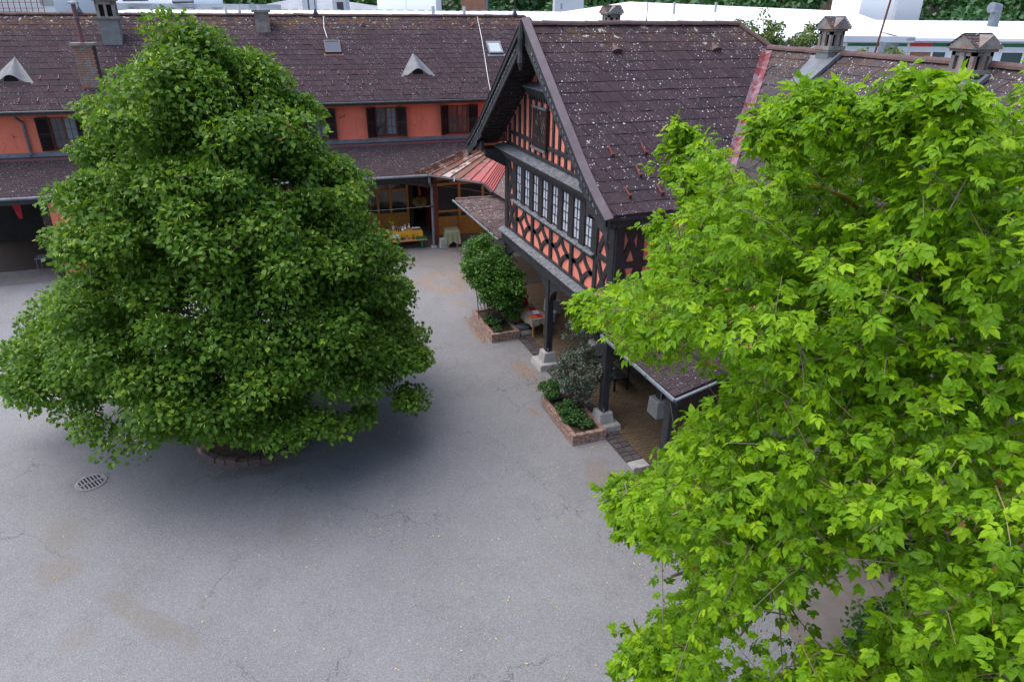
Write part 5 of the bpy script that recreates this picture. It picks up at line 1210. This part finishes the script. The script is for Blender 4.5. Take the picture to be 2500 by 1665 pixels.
shrub('tall_bush', 'tall rounded bright green bush in the far brick planter', (7.0,20.75,.25), 'shrub_leaf', rg, [(7.0,21.3,2.05,.75,1.1,.95,80,.30),(7.15,20.6,1.6,.7,.8,.8,60,.28),(7.35,20.1,1.5,.45,.45,.55,22,.24),(7.5,20.3,.85,.25,.3,.35,8,.2)], 130, .085, .18)
shrub('ivy_ground_cover', 'low dark trailing greenery in the far brick planter', (6.95,20.1,.23), 'herb_leaf', rg, [(6.85,20.3,.38,.2,.6,.12,26,.12)], 70, .05, .1)
shrub('grey_shrub', 'open grey-green leaved shrub in the near brick planter', (7.2,14.45,.25), 'grey_leaf', rg, [(7.3,14.5,1.35,.55,.8,.75,64,.15),(7.35,14.8,2.1,.4,.6,.65,34,.11),(7.85,14.05,1.55,.35,.35,.35,14,.12),(7.05,15.1,.9,.3,.45,.35,14,.15)], 70, .056, .12, tint=.4)
shrub('green_herb', 'fresh green bushy herb at the left end of near planter', (6.85,15.15,.25), 'herb_leaf', rg, [(6.72,15.2,.55,.3,.35,.22,24,.14)], 110, .05, .1, cat='plant')
shrub('green_herb', 'fresh green bushy herb at the front of near planter', (6.95,14.1,.25), 'herb_leaf', rg, [(6.86,14.05,.45,.24,.5,.2,30,.14),(7.1,13.6,.4,.2,.15,.1,8,.1)], 110, .05, .1, cat='plant')
shrub('rose_bush', 'dark green rose bush under the bright tree, bottom right', (8.5,5.2,0), 'rose_leaf', rg, [(8.3,5.0,1.1,.95,.7,.75,60,.24),(9.6,5.6,1.2,.6,.5,.7,34,.24)], 110, .075, .2)
shrub('wall_ivy', 'dark ivy climbing the wall behind the bright tree', (11.15,6.6,0), 'rose_leaf', rg, [(11.1,6.6,1.6,.25,2.4,1.6,120,.3),(11.15,8.8,2.6,.2,1.4,2.2,70,.3),(11.1,5.0,3.2,.2,1.8,1.6,60,.3)], 90, .10, .3)
shrub('dark_shrub', 'dark flowering shrub behind the rose bush at right', (10.9,7.6,0), 'rose_leaf', rg, [(10.9,7.6,1.2,.7,.7,.9,50,.26)], 110, .08, .2)
for i, (x,y,z) in enumerate(((10.35,7.15,1.5),(10.45,7.25,1.3),(10.3,7.4,1.7))):
    t = thing('rose_bloom', ('upper red rose','lower pink-red rose','topmost red rose')[i]+' on the dark shrub at right', 'flower', (x,y,z)); b = MB()
    for k in range(9):
        a = k*2.4; b.add([(0,0,0),(math.cos(a)*.05,math.sin(a)*.05,.02),(math.cos(a+.5)*.055,math.sin(a+.5)*.055,.05),(math.cos(a+1)*.04,math.sin(a+1)*.04,.03)], [(0,1,2,3)])
    b.build('petals', 'rose', t, local=True)
# weeds in the tree bed
rg = np.random.default_rng(3)
shrub('bed_weeds', 'sparse low weeds growing on the tree bed soil', (BX+.1,BY-.9,.18), 'herb_leaf', rg, [(BX+.2,BY-.95,.26,.7,.3,.06,26,.07)], 26, .05, .3, cat='weeds')
# fallen petals and dead leaves
def litter(name, label, mat, pts, size, seed):
    r = np.random.default_rng(seed); n = len(pts); P = np.concatenate([pts, np.full((n,1),.012)],1); N = np.array([0,0,1.])+r.normal(size=(n,3))*.2; D = r.normal(size=(n,3))*np.array([1,1,.1])
    o = mesh_obj(name, leaf_mesh(name, mat, P, D, N, size*r.uniform(.6,1.3,n), KITE, r.random(n)), None, True); tag(o, label, 'leaf litter')
r = np.random.default_rng(9)
p1 = np.stack([r.uniform(1,7.4,230), 5+9*r.random(230)**1.3],1); p2 = np.stack([r.uniform(-5,6,70), r.uniform(8,16,70)],1); p3 = np.stack([r.uniform(7.9,9.2,40), r.uniform(10.6,16,40)],1); p3z = p3
litter('fallen_petals', 'scattered small yellow fallen leaves on the asphalt', 'fallen', np.concatenate([p1,p2]), .036, 4)
q1 = np.stack([6.42+r.normal(size=160)*.1, r.uniform(19.4,21.9,160)],1); q2 = np.stack([6.95+r.normal(size=170)*.28, 16.9+r.normal(size=170)*.7],1); q3 = np.stack([BX+1.62*np.cos(np.linspace(3.3,6.1,160))+r.normal(size=160)*.06, BY+1.62*np.sin(np.linspace(3.3,6.1,160))+r.normal(size=160)*.06],1); q4 = np.stack([6.6+r.normal(size=200)*.7, 25.4+r.normal(size=200)*.7],1)
litter('dead_leaf_drift', 'thin drifts of brown dead leaves beside the planters', 'debris', np.concatenate([q1,q2,q3,q4]), .04, 6)
# ------------------------------------------------------------------ beyond the roofs (local frame: x to the right of the view, y away)
YAW = R_(-20.4)
def far(name, label, cat, d): return thing(name, label, cat, (FW[0]/.901*d, FW[1]/.901*d, 0), YAW)
def fx(px, d): return (px-1250)*.901*d/1690
def bx_(o, name, mat, x0, x1, y0, y1, z0, z1): return MB().box(x0,x1,y0,y1,z0,z1).build(name, mat, o, local=True)
D0 = 56
o = far('white_hall', 'long low white-roofed industrial hall just behind the back wing', 'building', D0)
a, b = fx(140,D0), fx(1480,D0)
bx_(o, 'wall', 'lightgrey', a, b, -8, 9, 0, 8.6)
rf = MB().add([(a-.5,-9,8.75),(b,-9,8.95),(b,7,9.72),(a+1.5,7,9.62),(a-.5,9.5,9.3),(b,9.5,9.4)], [(0,1,2,3),(3,2,5,4)]).build('roof', 'white2', o, local=True)
for i in range(52):
    x = a+2+i*.86
    if x < b-1: bx_(o, 'snow_rail', 'midgrey', x, x+.55, 6.7, 6.76, 9.70, 9.76).parent = rf
for px in (505,540,1040,1120,590): x = fx(px,D0); MB().tube([(x,3,9.3),(x,3,10.05)], .12, 8).build('vent_pipe', 'midgrey', rf, local=True)
o = far('stepped_factory', 'pale grey factory block with rooftop pipes at upper left', 'building', 72)
bx_(o, 'wall', 'lightgrey', fx(150,72), fx(600,72), 0, 10, 0, 10.1); bx_(o, 'upper_block', 'white2', fx(200,72), fx(440,72), 2, 10, 10.1, 11.5)
for i in range(6): bx_(o, 'window', 'midgrey', fx(170+i*68,72), fx(195+i*68,72), -.05, 0, 9.2, 9.8)
for z, p, q in ((10.4,300,360),(10.6,150,190),(10.25,420,470)): MB().tube([(fx(p,72),-.3,z),(fx(q,72),-.3,z+.05)], .16, 8).build('roof_pipe', 'zinc', o, local=True)
o = far('grey_shed_roof', 'flat grey shed roof behind the white hall, left of centre', 'building', 84)
bx_(o, 'wall', 'midgrey', fx(620,84), fx(905,84), 0, 16, 0, 9.3); MB().add([(fx(600,84),-1,9.7),(fx(905,84),-1,9.35),(fx(905,84),18,9.7),(fx(640,84),18,11.2)], [(0,1,2,3)]).build('roof', 'midgrey', o, local=True)
bx_(o, 'roof_hut', 'lightgrey', fx(795,84), fx(828,84), 2, 4, 9.4, 10.9); bx_(o, 'hut_opening', 'gutter', fx(806,84), fx(822,84), 1.95, 2, 9.6, 10.4)
for px in (735, 752): bx_(o, 'silo', 'lightgrey', fx(px,84), fx(px+13,84), -.5, .5, 8, 14)
o = far('white_tower', 'plain white tower block rising above the white hall', 'building', 66); bx_(o, 'body', 'white2', fx(915,66), fx(1058,66), 0, 5, 0, 14); bx_(o, 'joint_strip', 'lightgrey', fx(985,66)-.02, fx(985,66)+.02, -.01, 0, 8, 13.9)
o = far('brick_stack', 'square brick chimney stack above the white hall', 'chimney', 74); bx_(o, 'shaft', 'brickwall', fx(1120,74), fx(1178,74), 0, 2.4, 0, 14); MB().tube([(fx(1183,74),0,8.5),(fx(1183,74),0,10.6),(fx(1188,74),0,11.2)], .1, 8).build('flue', 'zinc', o, local=True)
o = far('grey_tower', 'pale grey rendered tower block behind the gable ridge', 'building', 74); bx_(o, 'body', 'lightgrey', fx(1348,74), fx(1418,74), 0, 4, 0, 13); bx_(o, 'window', 'midgrey', fx(1362,74), fx(1366,74), -.02, 0, 9.9, 10.4)
o = far('stair_tower', 'white stair tower at upper right behind the lightning rod', 'building', 50); x0, x1 = fx(2092,50), fx(2236,50)
bx_(o, 'body', 'white2', x0, x1, 0, 4.5, 0, 13); bx_(o, 'grey_bay', 'lightgrey', x0+2.2, x1-.02, -.35, -.005, 0, 12.9)  # bay in light grey against the white body
# hipped white hall with a striped, glazed front
o = far('striped_hall', 'white-roofed hall with red and green stripe and large windows', 'building', 42)
A_ = (fx(1290,60), 18, 9.35); B_ = (fx(1520,60), 16, 10.45); C_ = (fx(2085,49), 7.5, 9.92); D_ = (fx(2262,42), 0, 8.62); E_ = (fx(1700,42), 0, 8.1); F_ = (fx(1700,60), 30, 9.3)
rf = MB().add([A_,B_,C_,D_,E_,F_,(fx(2140,60),22,9.0)], [(0,4,3,2,1),(1,2,6,5)]).build('hipped_roof', 'white2', o, local=True)
xe = fx(2760,42); xs = fx(2240,42)
MB().add([(xs-.6,-.5,8.64),(xe,-.5,8.67),(xe,6,9.44),(xs-2,6.2,9.44)], [(0,1,2,3)]).add([(xs-.6,-.5,8.64),(xe,-.5,8.67),(xe,-.5,8.52),(xs-.6,-.5,8.49)], [(0,3,2,1)]).build('front_roof', 'white2', o, local=True)
bx_(o, 'wall', 'white2', fx(1850,42), xe, .0, 5, 0, 8.52)
bx_(o, 'red_band', 'red_stripe', xs-.1, fx(2290,42), -.03, 0, 8.20, 8.38); bx_(o, 'green_band', 'green_stripe', fx(2291,42), xe, -.03, 0, 8.20, 8.38); bx_(o, 'green_band', 'green_stripe', fx(2080,42), fx(2228,42), -.03, 0, 8.20, 8.34)
bx_(o, 'canopy', 'lightgrey', fx(2060,42), xs-.15, -.5, 0, 8.42, 8.72)
for i in range(5):
    p = 2235+i*115; f = MB(); x0, x1 = fx(p,42), fx(p+96,42)
    f.box(x0,x0+.08,-.06,-.002,5.9,8.02).box(x1-.08,x1,-.06,-.002,5.9,8.02).box(x0+.08,x1-.08,-.06,-.002,7.92,8.02).box(x0+.08,x1-.08,-.06,-.002,5.9,6.0).box(x0+1.25,x0+1.36,-.06,-.002,6.0,7.92)
    wn = f.build('window', 'white', o, local=True)
    for a_, b_ in ((x0+.08,x0+1.25),(x0+1.36,x1-.08)): MB().add([(a_,-.02,6.0),(b_,-.02,6.0),(b_,-.02,7.92),(a_,-.02,7.92)], [(0,1,2,3)]).build('pane', 'brickwall' if (i == 0 and a_ < x0+.1) else 'glass_teal', wn, local=True)
for p in (1655,1760): x = fx(p,50); MB().tube([(x,10,9.6),(x,10,10.4)], .09, 8).build('vent_pipe', 'midgrey', rf, local=True)
x = fx(2480,44); MB().tube([(x,4,8.9),(x,4,9.9),(x-.05,3.9,10.15),(x-.5,3.8,10.2)], .3, 12).build('exhaust_cowl', 'zinc', o, local=True)
x = fx(2155,40); MB().tube([(x,-3,7.2),(x+.05,-3,8.0),(x+.1,-3,8.5)], [.28,.42,.45], 10).build('exhaust_hood', 'zinc', o, local=True)
t = thing('antenna_pole', 'tall thin dark pole rising behind the right ridge', 'pole', tuple(BM.inverted() @ Vector((0,0,0))) if False else (15.3,14.9,0)); MB().tube([(15.3,14.9,7.5),(15.75,14.9,11.4)], .028, 6).build('mast', 'winwood', t); MB().box(15.0,15.6,14.8,15.0,7.4,8.3).build('mast_foot', 'gutter', t)
t = thing('ridge_rod', 'thin lightning rod on the gable house ridge', 'rod', (10.2,17.52,9.62)); MB().tube([(0,0,0),(0,0,1.6)], .013, 5).build('rod', 'gutter', t, local=True); MB().tube([(0,0,0),(0,0,.12)], [.06,.015], 8).build('rod_foot', 'gutter', t, local=True)
# scaffolded facade, far left
o = far('scaffolded_building', 'pale building behind a rust-red scaffold grid, top left corner', 'building', 60); bx_(o, 'wall', 'lightgrey', fx(-260,60), fx(125,60), 0, 8, 0, 14)
for z in (8.9,9.9): bx_(o, 'window', 'midgrey', fx(-20 if z < 9.5 else 92,60), fx(62 if z < 9.5 else 124,60), -.05, 0, z, z+.55)
for i in range(20): x = fx(-150+i*14,60); MB().tube([(x,-1.2,6),(x+.25,-1.2,12)], .025, 4).build('scaffold_pole', 'redwood', o, local=True)
for i in range(9): MB().tube([(fx(-160,60),-1.2,8.0+i*.4),(fx(124,60),-1.2,8.1+i*.4)], .022, 4).build('scaffold_rail', 'redwood', o, local=True)
# wooded hill
hl = MB(); nx, ny = 40, 8
for j in range(ny):
    for i in range(nx):
        l = -220+440*i/(nx-1); dd = 115+j*22; p = hv*dd+rv*l; hl.v.append((p[0],p[1],j*6.0+2*math.sin(i*.7+j)-3)); hl.t.append(0)
hl.f += [(j*nx+i,j*nx+i+1,(j+1)*nx+i+1,(j+1)*nx+i) for j in range(ny-1) for i in range(nx-1)]
h_ = hl.build('wooded_hill', 'soil'); h_['kind'] = 'structure'
rg = np.random.default_rng(77)
nC = 620; l = rg.uniform(-60,150,nC); dd = rg.uniform(108,170,nC); C = hv*dd[:,None]+rv*l[:,None]; C[:,2] = (dd-115)/22*6+rg.uniform(3,11,nC)
f_, _, _ = foliage('forest', 'wood_leaf', None, rg, C, rg.uniform(2.2,4.2,nC), 170, .95, .8, .4, KITE, .65)
tag(f_, 'dark green wooded hillside along the top of the picture', 'forest')
# small trees rising between the wing and the halls
def small_tree(label, cx, cy, zt, blobs, seed):
    t = thing('young_tree', label, 'tree', (cx,cy,0)); r = np.random.default_rng(seed)
    st = MB().tube([(cx,cy,0),(cx+.1,cy,4),(cx,cy+.1,zt-.6)], [.14,.09,.02], 8); C = []; Rr = []
    for (x,y,z,rx,rz2,k) in blobs:
        for q in range(k):
            dq = norm(r.normal(size=3)); c = np.array([x,y,z])+dq*r.uniform(.3,1)*np.array([rx,rx,rz2]); C.append(c); Rr.append(r.uniform(.16,.3)); st.tube([(cx,cy,max(3,c[2]-1.1)),tuple(c)], [.03,.006], 4)
    st.build('trunk', 'bark', t); foliage('crown', 'olive_leaf', t, r, np.array(C), np.array(Rr), 60, .10, .8, .3, KITE, .3)
small_tree('sparse young tree just right of the gable roof end', 18.5, 23.0, 9.7, [(18.2,23.2,9.0,1.1,.85,60),(19.4,21.8,8.7,1.1,.8,55)], 1)
small_tree('sparse young tree behind the right ridge by the striped hall', 20.5,19.0, 8.6, [(20.3,19.2,8.15,1.5,.65,60)], 2)
